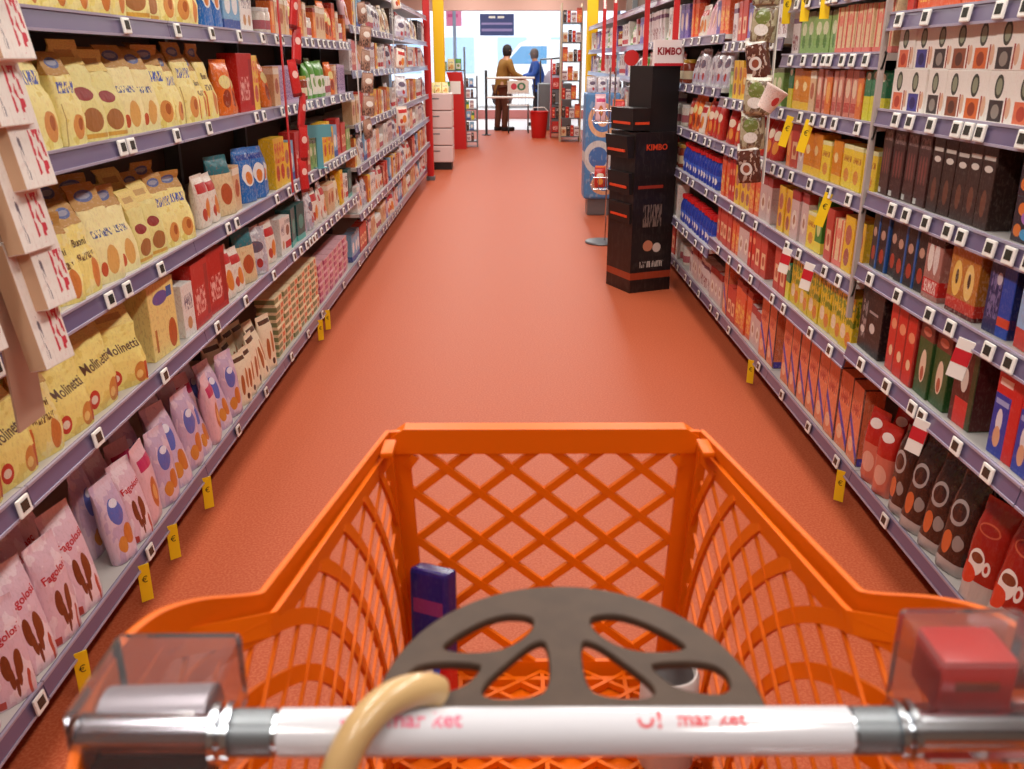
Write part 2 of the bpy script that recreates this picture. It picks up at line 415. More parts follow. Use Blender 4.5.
# handle
HY, HZ = .455, 1.006
hx0, hx1 = -.172 , .176   # white sleeve (world x minus CX)
hx0 -= 0.0
b = MB(); b.tube([(-.30, HY - cY, HZ), (.30, HY - cY, HZ)], .0125, m_chrome, 20); b.build('handle_bar', cart, smooth=True)
b = MB(); b.tube([(-.177, HY - cY, HZ), (-.176, HY - cY, HZ), (.177, HY - cY, HZ), (.178, HY - cY, HZ)], [.0135, .0148, .0148, .0135], mat('sleeve_white', (206, 204, 210), .16, coat=.5), 28)
sl_ = b.build('handle_sleeve', cart, smooth=True)
b = MB()
def on_tube(txt, size, cx, ang0, material, rr=.0150):
    vs_, fs_ = text_mesh(txt, size, .0003); out = []
    for v_ in vs_:
        a = ang0 + v_.y / rr
        out.append((cx + v_.x, HY - cY - rr * math.cos(a), HZ + rr * math.sin(a)))
    b.add(out, fs_, material)
m_ink_faint = mat('ink_rose', (214, 96, 124), .4)
on_tube('U!', .017, .052, R(68), m_inkr); on_tube('mar ket', .0135, .090, R(68), m_inkr)
b.build('handle_print', sl_)
b = MB(); on_tube('mar ket', .0145, -.086, R(68), m_ink_faint); on_tube('U!', .017, -.130, R(68), m_ink_faint)
b.build('handle_print', sl_)
for sgn in (-1, 1):   # chrome collars
    b = MB()
    b.tube([(sgn * .180, HY - cY, HZ), (sgn * .205, HY - cY, HZ)], .0145, m_grey, 20)
    b.tube([(sgn * .205, HY - cY, HZ), (sgn * .209, HY - cY, HZ)], .019, m_chrome, 20); b.tube([(sgn * .213, HY - cY, HZ), (sgn * .217, HY - cY, HZ)], .019, m_chrome, 20)
    b.build('handle_collar', cart, smooth=True)
# lower cross bar with its grey plastic clasps, below the handle
b = MB(); b.tube([(-.29, .41 - cY, .955), (.29, .41 - cY, .955)], .010, m_chrome, 16); b.build('cross_bar', cart, smooth=True)
b = MB()
for x in (-.12, -.03, .06): b.rbox(x, x + .05, .395 - cY, .425 - cY, .942, .967, .006, mat('clasp_grey', (150, 152, 158), .4))
b.build('clasp', cart, smooth=True)

for o_ in cart.children:
    if o_.name.split('.')[0] in ('handle_bar', 'handle_sleeve', 'handle_collar'): o_.location.x = -.0155
# clear moulded end boxes of the handle
m_clear = bpy.data.materials.new('clear_plastic'); m_clear.use_nodes = True; nt = m_clear.node_tree; nt.nodes.remove(nt.nodes['Principled BSDF'])
tr = nt.nodes.new('ShaderNodeBsdfTransparent'); tr.inputs[0].default_value = (.86, .82, .84, 1)
gl = nt.nodes.new('ShaderNodeBsdfGlossy'); gl.inputs['Roughness'].default_value = .12
df = nt.nodes.new('ShaderNodeBsdfDiffuse'); df.inputs[0].default_value = (.62, .56, .58, 1)
fr = nt.nodes.new('ShaderNodeFresnel'); fr.inputs[0].default_value = 1.4
m1 = nt.nodes.new('ShaderNodeMixShader'); m1.inputs[0].default_value = .07; m2 = nt.nodes.new('ShaderNodeMixShader')
nt.links.new(tr.outputs[0], m1.inputs[1]); nt.links.new(df.outputs[0], m1.inputs[2]); nt.links.new(fr.outputs[0], m2.inputs[0])
nt.links.new(m1.outputs[0], m2.inputs[1]); nt.links.new(gl.outputs[0], m2.inputs[2]); nt.links.new(m2.outputs[0], nt.nodes['Material Output'].inputs[0])
M['clear'] = m_clear
for sgn in (-1, 1):
    b = MB(); x0, x1 = (.215, .300) if sgn > 0 else (-.318, -.232)
    b.rbox(x0, x1, (.458 if sgn > 0 else .438) - cY, .525 - cY, .975, 1.050 if sgn > 0 else 1.032, .006, m_clear)
    e = b.build('end_box', cart); e['label'] = 'clear plastic box at the handle end'
    b = MB()
    if sgn > 0:
        b.rbox(.224, .273, .472 - cY, .512 - cY, 1.004, 1.044, .004, mat('coin_lock_red', (206, 40, 24), .35))
        b.rbox(.234, .262, .4705 - cY, .4725 - cY, 1.022, 1.029, .0008, mat('coin_slot', (150, 60, 16), .4))
        k = b.build('coin_lock', e, smooth=True); k['label'] = 'red coin lock block inside the clear box'
    else:
        b.tube([(-.308, HY - cY + .02, .998), (-.240, HY - cY + .02, 1.0)], .022, mat('socket_silver', (176, 174, 180), .3, metal=.3), 20); b.rbox(-.312, -.238, .445 - cY, .51 - cY, .978, .985, .003, m_black)
        b.build('end_socket', e, smooth=True)
# brown-grey flat half-disc tray with cut-out openings
cu = bpy.data.curves.new('tray', 'CURVE'); cu.dimensions = '2D'; cu.fill_mode = 'BOTH'; cu.extrude = .002; cu.bevel_depth = .0015; cu.bevel_resolution = 1
def poly(pts):
    s_ = cu.splines.new('POLY'); s_.points.add(len(pts) - 1); s_.use_cyclic_u = True
    for p, q in zip(s_.points, pts): p.co = (q[0], q[1], 0, 1)
def blob(pts, it=3):
    for _ in range(it):
        q = []
        for i in range(len(pts)):
            a, c = pts[i], pts[(i + 1) % len(pts)]; q += [(a[0] * .75 + c[0] * .25, a[1] * .75 + c[1] * .25), (a[0] * .25 + c[0] * .75, a[1] * .25 + c[1] * .75)]
        pts = q
    return pts
RX, RY = .123, .137
poly([(RX * math.cos(R(a * 4)), RY * math.sin(R(a * 4))) for a in range(46)])
for s_ in (-1, 1):
    poly(blob([(s_ * .018, .086), (s_ * .022, .102), (s_ * .050, .102), (s_ * .082, .072), (s_ * .088, .056), (s_ * .054, .053), (s_ * .032, .064)], 2))
    poly(blob([(s_ * .096, .047), (s_ * .058, .046), (s_ * .056, .036), (s_ * .068, .017), (s_ * .090, .009), (s_ * .107, .012), (s_ * .109, .034)], 2))
    poly(blob([(s_ * .010, .070), (s_ * .021, .070), (s_ * .040, .046), (s_ * .058, .020), (s_ * .056, .006), (s_ * .026, .006), (s_ * .010, .016)], 2))
to = bpy.data.objects.new('tmp', cu); C.objects.link(to); dg = bpy.context.evaluated_depsgraph_get()
me = bpy.data.meshes.new_from_object(to.evaluated_get(dg)); bpy.data.objects.remove(to)
me.materials.clear(); me.materials.append(m_brown)
tray = bpy.data.objects.new('child_tray', me); C.objects.link(tray); tray.name = 'half_disc_tray'; tray.parent = cart; tray.location = (-.011, HY + .012 - cY, HZ + .006)
tray['label'] = 'brown-grey half-disc tray with cut-out openings behind the handle'

# things in and on the cart
m_cable = mat('beige_plastic', (196, 160, 110), .3, coat=.3)
b = MB(); pts = [(-.046, .474, 1.021), (-.051, .470, 1.027), (-.064, .460, 1.0325), (-.078, .449, 1.032), (-.092, .434, 1.022), (-.103, .422, 1.0), (-.106, .416, .975), (-.107, .413, .94), (-.106, .416, .90)]
b.tube(smooth_path(pts, 2), .0105, m_cable, 16)
tag(b.build('hook', smooth=True), 'beige glossy curved hook looped over the white cart handle', 'hook')

# chocolate pack, stands in the basket against the left front corner
pk = pack('choc_pack', (34, 24, 92), [('r', 0, 1, .0, .42, (190, 30, 34)), ('e', .5, .35, .3, .16, (60, 90, 200)), ('e', .5, .35, .12, .08, (240, 240, 240)), ('r', .1, .9, .7, .8, (120, 40, 90))], .25)
b = MB(); b.rbox(-.030, .030, -.014, .014, 0, .205, .006, pk)
o = b.build('chocolate_box', loc=(-.100, 1.02, ZB + .012), rot=(R(-8), R(-5), R(-30))); tag(o, 'dark blue and red chocolate pack leaning inside the orange cart', 'food pack')
b = MB(); b.lathe([(.0, 0), (.034, 0), (.036, .004), (.036, .13), (.033, .136), (.031, .136), (.030, .13), (0, .13)], 0, 0, mat('tin_side', (196, 190, 186), .35), 28)
b.lathe([(.0, .1302), (.029, .1302), (.029, .1312), (0, .1312)], 0, 0, m_black, 28)
o = b.build('tin_can', smooth=True, loc=(.200, .925, ZB + .012)); tag(o, 'pale tin with a black lid standing in the orange cart', 'tin')

# ------------------------------------------------------------ packaging shapes (local frame: front faces -Y, origin at the middle of the front bottom edge)
def bvh_of(mb): return BVHTree.FromPolygons([Vector(p) for p in mb.v], mb.f)
def carton(wd, dp, h, m_, r=.0025, texts=()):
    b = MB(); b.rbox(-wd / 2, wd / 2, 0, dp, 0, h, min(r, wd * .1), m_)
    for t in texts: letter(b, t[0], t[1], t[2], t[3], t[4], -.0008, rot=t[5] if len(t) > 5 else 0, bold=t[6] if len(t) > 6 else 0)
    return b
def gusset_bag(wd, dp, h, m_, seed=0, lean=0, mtop=None, fold=True, texts=()):
    """paper bag: square bottom, bulging body, pinched and folded-over top"""
    rnd = random.Random(seed); b = MB(); L = []
    prof = [(0, .92, .95), (.02, .98, 1.0), (.12, 1.0, 1.04), (.3, 1.0, 1.08), (.46, .95, .92), (.56, .90, .66), (.66, .91, .62), (.76, .93, .42)]
    for t, fw, fd in prof:
        z = t * h; hw, hd = wd / 2 * fw, dp / 2 * fd; cy = dp / 2 + lean * t * h; pts = []
        for (ux, uy) in ((-1, -.8), (-.9, -1), (-.5, -1.06), (0, -1.09), (.5, -1.06), (.9, -1), (1, -.8), (.94, 0), (1, .8), (.9, 1), (.4, 1.03), (-.4, 1.03), (-.9, 1), (-1, .8), (-.94, 0)):
            j = .10 * t
            pts.append((ux * hw * (1 + rnd.uniform(-.025, .025) * (t > 0)), cy + uy * hd + rnd.uniform(-j, j) * dp * .8, z))
        L.append(pts)
    b.loops(L, m_)
    top = MB(); cy = dp / 2 + lean * .76 * h; k = rnd.uniform(-.5, .9); tl = []
    for t, oy, fw, fd in ((.755, 0, .935, .425), (.82, .004, .92, .26), (.88, .006, .90, .10), (.94, .4 * k * h * .12, .89, .06), (.97, .7 * k * h * .12, .89, .05), (1.0, k * h * .12, .89, .05)):
        tl.append([(sx * wd / 2 * fw, cy + oy + sy * dp / 2 * fd, t * h) for sx, sy in ((-1, -.9), (-.9, -1.1), (-.3, -1.15), (.3, -1.0), (.9, -1.1), (1, -.9), (1, .9), (.3, 1.1), (-.3, 1), (-1, .9))])
    top.loops(tl, mtop or m_)
    if texts:
        bv = bvh_of(b)
        for t in texts: letter(b, t[0], t[1], t[2], t[3], t[4], 0, rot=t[5] if len(t) > 5 else 0, onto=bv, bold=t[6] if len(t) > 6 else 0)
    return b, top
def pillow_pack(wd, dp, h, m_, seed=0, lean=0, texts=(), seal=.06):
    """flow-wrapped bag with a flat crimped seal at both ends"""
    rnd = random.Random(seed); b = MB(); L = []
    prof = [(0, .93, .74), (.02, .97, .90), (.10, .99, .96), (.22, 1.0, .98), (.4, .99, 1.0), (.6, .98, .98), (.76, .97, .78), (.87, .96, .42), (.93, .97, .10), (.94 + seal * .1, .98, .05), (1.0, .98, .05)]
    for t, fw, fd in prof:
        z = t * h; hw, hd = wd / 2 * fw, dp / 2 * fd; cy = dp / 2 + lean * z; pts = []
        for k in range(14):
            a = 2 * math.pi * (k + .5) / 14; cx_ = math.copysign(abs(math.cos(a)) ** .7, math.cos(a)); cy_ = math.copysign(abs(math.sin(a)) ** .8, math.sin(a))
            pts.append((cx_ * hw * (1 + rnd.uniform(-.02, .02)), cy + cy_ * hd * (1 + rnd.uniform(-.12, .12)), z + (rnd.uniform(-.006, .006) * h if .1 < t < .9 else 0)))
        L.append(pts)
    b.loops(L, m_)
    if texts:
        bv = bvh_of(b)
        for t in texts: letter(b, t[0], t[1], t[2], t[3], t[4], 0, rot=t[5] if len(t) > 5 else 0, onto=bv, bold=t[6] if len(t) > 6 else 0)
    return b
def bottle(r, h, m_, mcap, capr=.5):
    b = MB(); b.lathe([(r * .92, 0), (r, .01), (r, h * .58), (r * .85, h * .70), (r * capr * .8, h * .80), (r * capr * .8, h * .86)], 0, r, m_, 14)
    c = MB(); c.lathe([(r * capr, h * .84), (r * capr, h * .98), (r * capr * .8, h)], 0, r, mcap, 12); return b, c
def jar(r, h, m_, mcap):
    b = MB(); b.lathe([(r * .9, 0), (r, .006), (r, h * .80), (r * .86, h * .86)], 0, r, m_, 14)
    c = MB(); c.lathe([(r * .9, h * .85), (r * .9, h * .98), (r * .85, h)], 0, r, mcap, 14); return b, c

# ------------------------------------------------------------ kinds of goods
K = {}
def kind(key, name, cat, look, wd, dp, h, meshes, part=None):
    """meshes: list of (MB, part MB or None)"""
    K[key] = dict(name=name, cat=cat, look=look, w=wd, d=dp, h=h, part=part,
                  meshes=[(m0.mesh(name, sm), (m1.mesh(part, sm) if m1 else None)) for m0, m1, sm in meshes])
def kbox(key, name, cat, look, wd, dp, h, m_, texts=()):
    kind(key, name, cat, look, wd, dp, h, [(carton(wd, dp, h, m_, texts=texts), None, False)])
def kpil(key, name, cat, look, wd, dp, h, m_, texts=(), lean=.12, n=3):
    kind(key, name, cat, look, wd, dp, h, [(pillow_pack(wd, dp, h, m_, seed=hash(key) % 7 + i if False else len(K) * 7 + i, lean=lean * (.4 + .5 * i), texts=texts), None, True) for i in range(n)])
def kbag(key, name, cat, look, wd, dp, h, m_, mtop, texts=(), n=3, lean=.05):
    out = []
    for i in range(n):
        a, t = gusset_bag(wd, dp, h, m_, seed=len(K) * 5 + i, lean=lean * i, mtop=mtop, texts=texts); out.append((a, t, True))
    kind(key, name, cat, look, wd, dp, h, out, 'folded_top')

cream, cream2, kraft = (250, 230, 136), (252, 238, 158), (190, 140, 66)
top_c = pack('bag_top', kraft, [('e', .5, .52, .30, .24, (84, 98, 150)), ('e', .5, .52, .22, .12, (150, 150, 170))], .6, detail=.15)
top_y = pack('bag_top_cream', (236, 208, 120), [('r', .2, .8, .3, .6, (200, 160, 90))], .6)
P_mol = pack('p_molinetti', cream, [('e', .22, .22, .13, .13, (206, 62, 40)), ('e', .22, .22, .08, .06, (240, 220, 200)), ('e', .80, .20, .16, .17, (214, 140, 60)), ('e', .76, .17, .08, .07, (240, 200, 120)), ('r', .90, .97, .05, .35, (196, 84, 40))], .55, ((238, 212, 112), 3.5, .58), bump=(4, .5), detail=.10)
P_cre = pack('p_cream_blue', cream2, [('t', .2, .85, .74, .9, (70, 90, 180), 10), ('e', .62, .26, .24, .18, (222, 150, 74)), ('e', .68, .3, .1, .09, (176, 92, 34)), ('r', .1, .14, 0, .6, (200, 170, 100))], .55, ((240, 218, 120), 3.5, .58), bump=(4, .5), detail=.10)
P_crw = pack('p_cream_plain', cream, [('t', .18, .84, .50, .60, (120, 84, 44), 12), ('e', .74, .28, .16, .22, (216, 130, 60)), ('r', .04, .12, .05, .5, (226, 120, 60))], .55, ((250, 234, 160), 4, .55), bump=(4, .5), detail=.10)
P_crg = pack('p_cream_green', (240, 228, 150), [('e', .45, .62, .3, .09, (150, 44, 40)), ('e', .5, .28, .34, .16, (170, 110, 56)), ('r', .1, .9, .04, .10, (226, 170, 70))], .55, bump=(4, .5), detail=.10)
P_crp = pack('p_cream_pale', (252, 240, 176), [('t', .2, .8, .62, .72, (70, 90, 150), 12), ('e', .6, .3, .2, .2, (230, 176, 96)), ('e', .3, .2, .1, .1, (206, 90, 50))], .55, bump=(4, .5), detail=.10)
kbag('mol', 'biscuit_bag', 'biscuit bag', 'cream bag with large brown lettering', .155, .085, .235, P_mol, top_y, [('Molinetti', .034, m_inkb, 0, .118, R(3), .0004)])
kbag('cre', 'biscuit_bag', 'biscuit bag', 'cream bag with blue oval', .118, .07, .235, P_cre, top_c)
kbag('crw', 'biscuit_bag', 'biscuit bag', 'cream bag with small brown lettering', .112, .07, .225, P_crw, top_c, [('Buoni', .026, m_inkb, 0, .128, 0, .0003)])
kbag('crg', 'biscuit_bag', 'biscuit bag', 'yellow-green bag with dark red oval', .11, .068, .22, P_crg, top_y)
kbag('crp', 'biscuit_bag', 'biscuit bag', 'pale cream bag, blue print', .128, .075, .25, P_crp, top_c)
kbox('sqc', 'biscuit_carton', 'biscuit box', 'square cream carton with blue emblem', .17, .07, .21, pack('p_sq', (244, 220, 140), [('e', .45, .78, .28, .09, (110, 90, 160)), ('r', .7, .9, .74, .88, (60, 100, 170)), ('e', .78, .24, .16, .2, (196, 96, 40)), ('r', .12, .2, .1, .4, (190, 120, 50))], .5))
P_pink = pack('p_breadstick', (232, 196, 210), [('e', .36, .40, .10, .13, (124, 60, 30)), ('e', .64, .40, .10, .13, (134, 66, 32)), ('e', .42, .28, .06, .12, (124, 60, 30)), ('e', .58, .28, .06, .12, (130, 62, 32)), ('e', .50, .16, .04, .10, (120, 58, 34)), ('e', .8, .14, .06, .14, (190, 80, 60)), ('e', .86, .12, .04, .10, (226, 200, 206)), ('r', .05, .2, .02, .10, (190, 70, 60))], .3, ((244, 220, 228), 3, .52), bump=(3, .4))
kpil('fag', 'breadstick_pouch', 'breadstick bag', 'pink pouch with red script', .115, .055, .26, P_pink, [('Fagolosi', .028, m_inkr, 0, .178, R(8), .0005)], lean=.2)
P_lil = pack('p_lilac', (206, 178, 206), [('e', .45, .62, .26, .16, (96, 110, 190)), ('e', .66, .30, .2, .13, (206, 120, 50)), ('e', .34, .22, .18, .10, (214, 140, 60)), ('e', .5, .72, .16, .05, (236, 232, 244))], .3, ((226, 200, 216), 3, .5), bump=(3, .4))
kpil('lil', 'snack_pouch', 'snack bag', 'lilac pouch with blue and brown print', .115, .055, .255, P_lil, lean=.2)
P_prz = pack('p_rose', (236, 192, 200), [('r', .1, .9, .70, .84, (198, 50, 100)), ('e', .5, .38, .2, .2, (200, 110, 50)), ('e', .5, .38, .1, .1, (230, 170, 100))], .3, bump=(3, .4))
kpil('ros', 'snack_pouch', 'snack bag', 'rose pouch with round biscuit', .11, .055, .25, P_prz, lean=.2)
P_cw = pack('p_creambrown', (240, 226, 196), [('e', .35, .4, .12, .2, (176, 100, 50)), ('e', .68, .5, .1, .2, (190, 116, 60)), ('r', .1, .9, .85, .92, (90, 60, 40)), ('e', .6, .15, .1, .06, (60, 40, 30))], .35, bump=(3, .3))
kpil('cwb', 'snack_pouch', 'snack bag', 'off-white pouch with brown wafers', .105, .05, .23, P_cw, lean=.15)
kpil('blu', 'snack_pouch', 'snack bag', 'bright blue pouch', .11, .05, .20, pack('p_blue', (30, 110, 190), [('e', .5, .5, .35, .2, (240, 240, 240)), ('e', .5, .45, .2, .12, (226, 130, 50)), ('r', .1, .9, .78, .88, (20, 60, 150))], .3, bump=(3, .4)))
kpil('red', 'snack_pouch', 'snack bag', 'red pouch', .11, .05, .19, pack('p_red', (196, 40, 30), [('e', .5, .6, .34, .12, (244, 226, 200)), ('e', .5, .3, .25, .16, (236, 150, 60))], .3, bump=(3, .4)))
kpil('org', 'snack_pouch', 'snack bag', 'orange pouch', .11, .05, .2, pack('p_orange', (238, 116, 34), [('e', .5, .6, .34, .12, (250, 236, 160)), ('e', .5, .3, .25, .16, (160, 60, 30))], .3, bump=(3, .4)))
kpil('slv', 'snack_pouch', 'snack bag', 'silvery white pouch', .13, .05, .2, pack('p_silver', (224, 222, 226), [('e', .5, .6, .3, .12, (110, 100, 120)), ('r', .1, .9, .1, .3, (190, 180, 200)), ('e', .6, .25, .12, .1, (180, 60, 60))], .2, ((190, 186, 196), 4, .5), bump=(3, .5)))
kpil('grn', 'snack_pouch', 'snack bag', 'green pouch with white front', .11, .05, .19, pack('p_greenwhite', (90, 160, 60), [('r', .1, .9, .1, .6, (240, 240, 226)), ('e', .5, .4, .2, .12, (120, 160, 60))], .3, bump=(3, .3)))
kpil('whr', 'snack_pouch', 'snack bag', 'white pouch with red print', .12, .05, .18, pack('p_whitered', (240, 228, 214), [('r', .1, .9, .66, .84, (200, 50, 50)), ('e', .6, .35, .2, .2, (230, 140, 60)), ('e', .3, .25, .14, .12, (200, 80, 60))], .3, bump=(3, .3)))
kpil('lbg', 'snack_pouch', 'snack bag', 'beige and teal pouch', .13, .05, .2, pack('p_beigeteal', (232, 206, 160), [('r', 0, 1, .7, 1, (34, 110, 120)), ('e', .5, .36, .25, .18, (190, 90, 50))], .35, bump=(3, .3)))
def bc(key, look, base, elems, wd=.1, dp=.08, h=.17, texts=(), name='food_carton', cat='food box', rough=.4, bl=None):
    kbox(key, name, cat, look, wd, dp, h, pack('p_' + key, base, elems, rough, bl), texts)
bc('yoc', 'yellow and orange box', (244, 196, 40), [('p', .1, .9, .5, .9, (230, 90, 40), 7), ('e', .5, .3, .3, .16, (200, 60, 30))], .09, .06, .2)
bc('rdc', 'red box, small white print', (190, 30, 24), [('t', .12, .7, .2, .6, (236, 180, 170), 9), ('r', .75, .95, .1, .9, (160, 20, 20))], .16, .07, .2)
bc('wrc', 'white box with red band', (236, 232, 226), [('r', 0, 1, .1, .3, (200, 44, 50)), ('e', .5, .6, .3, .15, (150, 100, 80)), ('t', .1, .9, .78, .9, (80, 80, 90), 9)], .09, .06, .15)
bc('teal', 'dark green box', (14, 84, 84), [('e', .5, .5, .3, .2, (60, 150, 140)), ('r', 0, 1, 0, .15, (90, 180, 170))], .14, .07, .17)
bc('lila', 'lilac chequered box', (196, 170, 200), [('p', .0, 1, .1, .9, (120, 90, 150), 18)], .12, .06, .16)
bc('dkb', 'slim dark brown box', (54, 34, 30), [('r', .1, .9, .8, .85, (200, 194, 186)), ('e', .5, .7, .3, .04, (220, 214, 206)), ('e', .5, .3, .2, .16, (110, 66, 50))], .062, .06, .20, name='coffee_carton', cat='coffee box')
bc('dkr', 'wide dark maroon box', (66, 34, 32), [('t', .1, .9, .8, .95, (150, 120, 116), 12), ('e', .25, .5, .08, .2, (120, 60, 56)), ('e', .5, .5, .08, .2, (130, 66, 60)), ('e', .75, .5, .08, .2, (120, 60, 56)), ('r', .02, .3, .02, .1, (190, 190, 186))], .075, .07, .19, name='coffee_carton', cat='coffee box')
bc('por', 'small black box with violet shapes', (40, 30, 46), [('e', .4, .72, .22, .14, (226, 122, 50)), ('e', .65, .55, .25, .14, (170, 110, 190)), ('e', .3, .25, .2, .14, (224, 120, 50)), ('e', .7, .2, .25, .12, (70, 160, 210))], .075, .06, .095, name='coffee_carton', cat='coffee box')
bc('slb', 'slim black box with blue edge', (36, 26, 28), [('r', .84, 1, 0, 1, (40, 90, 160)), ('e', .4, .6, .25, .08, (190, 150, 130)), ('e', .45, .25, .25, .12, (170, 60, 40))], .062, .06, .19, name='coffee_carton', cat='coffee box')
bc('cafs', 'white and red box with pale figures', (176, 120, 110), [('e', .3, .62, .16, .22, (236, 228, 220)), ('e', .65, .62, .16, .24, (226, 214, 210)), ('r', 0, 1, .08, .3, (206, 40, 36)), ('r', 0, 1, .8, 1, (60, 30, 30)), ('t', .1, .9, .1, .28, (240, 220, 210), 9)], .10, .07, .20, name='coffee_carton', cat='coffee box')
bc('gold', 'golden brown box with pale cups', (188, 116, 40), [('e', .28, .48, .16, .24, (240, 200, 100)), ('e', .70, .48, .16, .24, (240, 206, 120)), ('e', .28, .5, .05, .1, (60, 30, 20)), ('e', .70, .5, .05, .1, (60, 30, 20)), ('r', 0, 1, .0, .22, (200, 50, 36)), ('r', 0, 1, .0, .06, (90, 20, 20))], .15, .07, .20, name='coffee_carton', cat='coffee box')
bc('navy', 'navy blue box with red base band', (34, 38, 92), [('r', .55, 1, .0, 1, (30, 70, 170)), ('r', .55, 1, .14, .26, (214, 70, 40)), ('t', .1, .5, .2, .8, (120, 110, 160), 9), ('e', .4, .72, .1, .08, (200, 190, 200))], .12, .07, .21, name='coffee_carton', cat='coffee box')
bc('sky', 'pale blue box with red foot', (150, 186, 226), [('r', 0, 1, 0, .25, (206, 60, 50)), ('e', .45, .6, .25, .24, (240, 236, 230)), ('e', .8, .4, .14, .3, (160, 90, 50))], .12, .07, .20, name='coffee_carton', cat='coffee box')
bc('blk', 'large black box with white emblem', (24, 18, 20), [('t', .1, .3, .2, .8, (150, 140, 140), 9), ('e', .6, .42, .12, .08, (210, 205, 200)), ('e', .18, .32, .1, .06, (210, 205, 200)), ('r', .4, .8, .64, .68, (160, 150, 150))], .17, .10, .19, name='coffee_carton', cat='coffee box')
bc('slr', 'slim red box', (208, 40, 26), [('e', .5, .7, .3, .08, (236, 150, 110)), ('r', .84, 1, 0, 1, (150, 24, 18)), ('e', .5, .3, .2, .08, (240, 200, 160))], .06, .06, .19, name='coffee_carton', cat='coffee box')
bc('gpk', 'dark green box with pale cup', (40, 84, 34), [('r', 0, 1, .76, 1, (110, 40, 30)), ('e', .5, .4, .22, .22, (230, 206, 180)), ('e', .5, .86, .3, .06, (200, 110, 90)), ('e', .5, .3, .12, .1, (180, 90, 60))], .085, .06, .20, name='coffee_carton', cat='coffee box')
bc('rgb', 'dark red and green box', (88, 30, 26), [('r', .2, .8, .0, .35, (214, 50, 44)), ('e', .5, .6, .16, .16, (226, 220, 210)), ('r', .8, 1, 0, 1, (60, 70, 36))], .095, .06, .19, name='coffee_carton', cat='coffee box')
bc('rbl', 'red box with blue front', (212, 36, 34), [('r', .0, .62, .0, .70, (34, 60, 170)), ('e', .3, .40, .12, .14, (230, 226, 230)), ('e', .3, .22, .14, .12, (224, 170, 130)), ('r', .1, .6, .80, .88, (250, 220, 210)), ('r', .06, .56, .58, .64, (160, 170, 220))], .095, .07, .20, name='coffee_carton', cat='coffee box')
for i, (n_, c1, c2) in enumerate((('magenta', (206, 60, 140), (120, 40, 90)), ('salmon', (232, 120, 84), (190, 70, 50)), ('indigo', (70, 70, 150), (40, 40, 100)), ('black', (60, 50, 50), (150, 140, 130)), ('orange', (224, 110, 50), (150, 60, 30)), ('brown', (150, 80, 50), (90, 50, 36)), ('red', (206, 50, 40), (230, 120, 60)))):
    bc('cap%d' % i, 'white capsule box, %s foot' % n_, (244, 238, 230), [('e', .42, .70, .17, .23, (54, 58, 46)), ('e', .42, .70, .11, .16, (150, 156, 130)), ('r', .12, .68, .03, .44, c1), ('e', .40, .22, .16, .14, c2), ('r', .74, .80, .03, .5, (170, 60, 40)), ('e', .88, .3, .09, .2, (226, 180, 150))], .112, .10, .115, name='capsule_carton', cat='coffee capsule box')
bc('pst', 'pink striped box', (244, 214, 170), [('r', .12, .3, 0, 1, (226, 96, 84)), ('r', .7, .86, 0, 1, (226, 110, 90)), ('e', .5, .7, .2, .12, (240, 150, 130)), ('r', 0, 1, 0, .12, (240, 130, 120))], .075, .06, .15, name='tea_carton', cat='tea box')
bc('gst', 'pale green box', (150, 190, 110), [('e', .5, .6, .3, .16, (226, 230, 190)), ('e', .5, .3, .2, .16, (90, 140, 60)), ('r', 0, 1, .88, 1, (110, 110, 90))], .075, .06, .14, name='tea_carton', cat='tea box')
bc('slp', 'slim rose box', (222, 140, 120), [('r', 0, .14, 0, 1, (150, 60, 50)), ('e', .5, .6, .3, .2, (240, 210, 180)), ('r', .2, .9, .1, .3, (200, 80, 70))], .052, .06, .15, name='tea_carton', cat='tea box')
bc('slo', 'slim orange box', (232, 120, 50), [('e', .5, .5, .3, .25, (246, 180, 90)), ('r', 0, 1, .86, 1, (160, 60, 40))], .055, .06, .15, name='tea_carton', cat='tea box')
bc('sgy', 'slim green and yellow box', (226, 220, 60), [('r', 0, 1, .5, 1, (50, 130, 90)), ('e', .5, .9, .3, .08, (236, 236, 210))], .05, .06, .14, name='tea_carton', cat='tea box')
bc('ylw', 'bright yellow box', (246, 216, 60), [('t', .1, .9, .60, .75, (190, 120, 40), 9), ('e', .5, .3, .26, .16, (226, 150, 60)), ('r', 0, 1, .9, 1, (236, 236, 180))], .085, .06, .13, name='tea_carton', cat='tea box')
bc('yws', 'yellow box with red windows', (240, 196, 50), [('e', .5, .66, .3, .18, (190, 110, 90)), ('e', .5, .26, .26, .16, (176, 100, 90)), ('r', 0, .1, 0, 1, (224, 120, 60))], .085, .06, .17, name='sweets_carton', cat='sweets box')
bc('amb', 'amber box', (226, 140, 24), [('e', .4, .6, .2, .12, (250, 226, 160)), ('r', 0, 1, 0, .2, (246, 200, 50))], .095, .06, .14, name='tea_carton', cat='tea box')
bc('rst', 'red and cream box', (202, 70, 56), [('r', .2, .8, .2, .6, (240, 200, 160)), ('e', .5, .4, .2, .12, (190, 90, 60))], .08, .06, .17, name='sweets_carton', cat='sweets box')
bc('lbl', 'pale grey-pink box', (214, 190, 186), [('r', 0, 1, .8, 1, (170, 60, 60)), ('e', .5, .4, .3, .2, (236, 226, 214)), ('e', .5, .4, .14, .1, (180, 130, 100))], .085, .06, .18)
bc('grb', 'green box', (70, 140, 50), [('e', .5, .5, .3, .2, (220, 226, 150)), ('r', 0, 1, 0, .2, (240, 220, 80))], .06, .06, .19, name='tea_carton', cat='tea box')
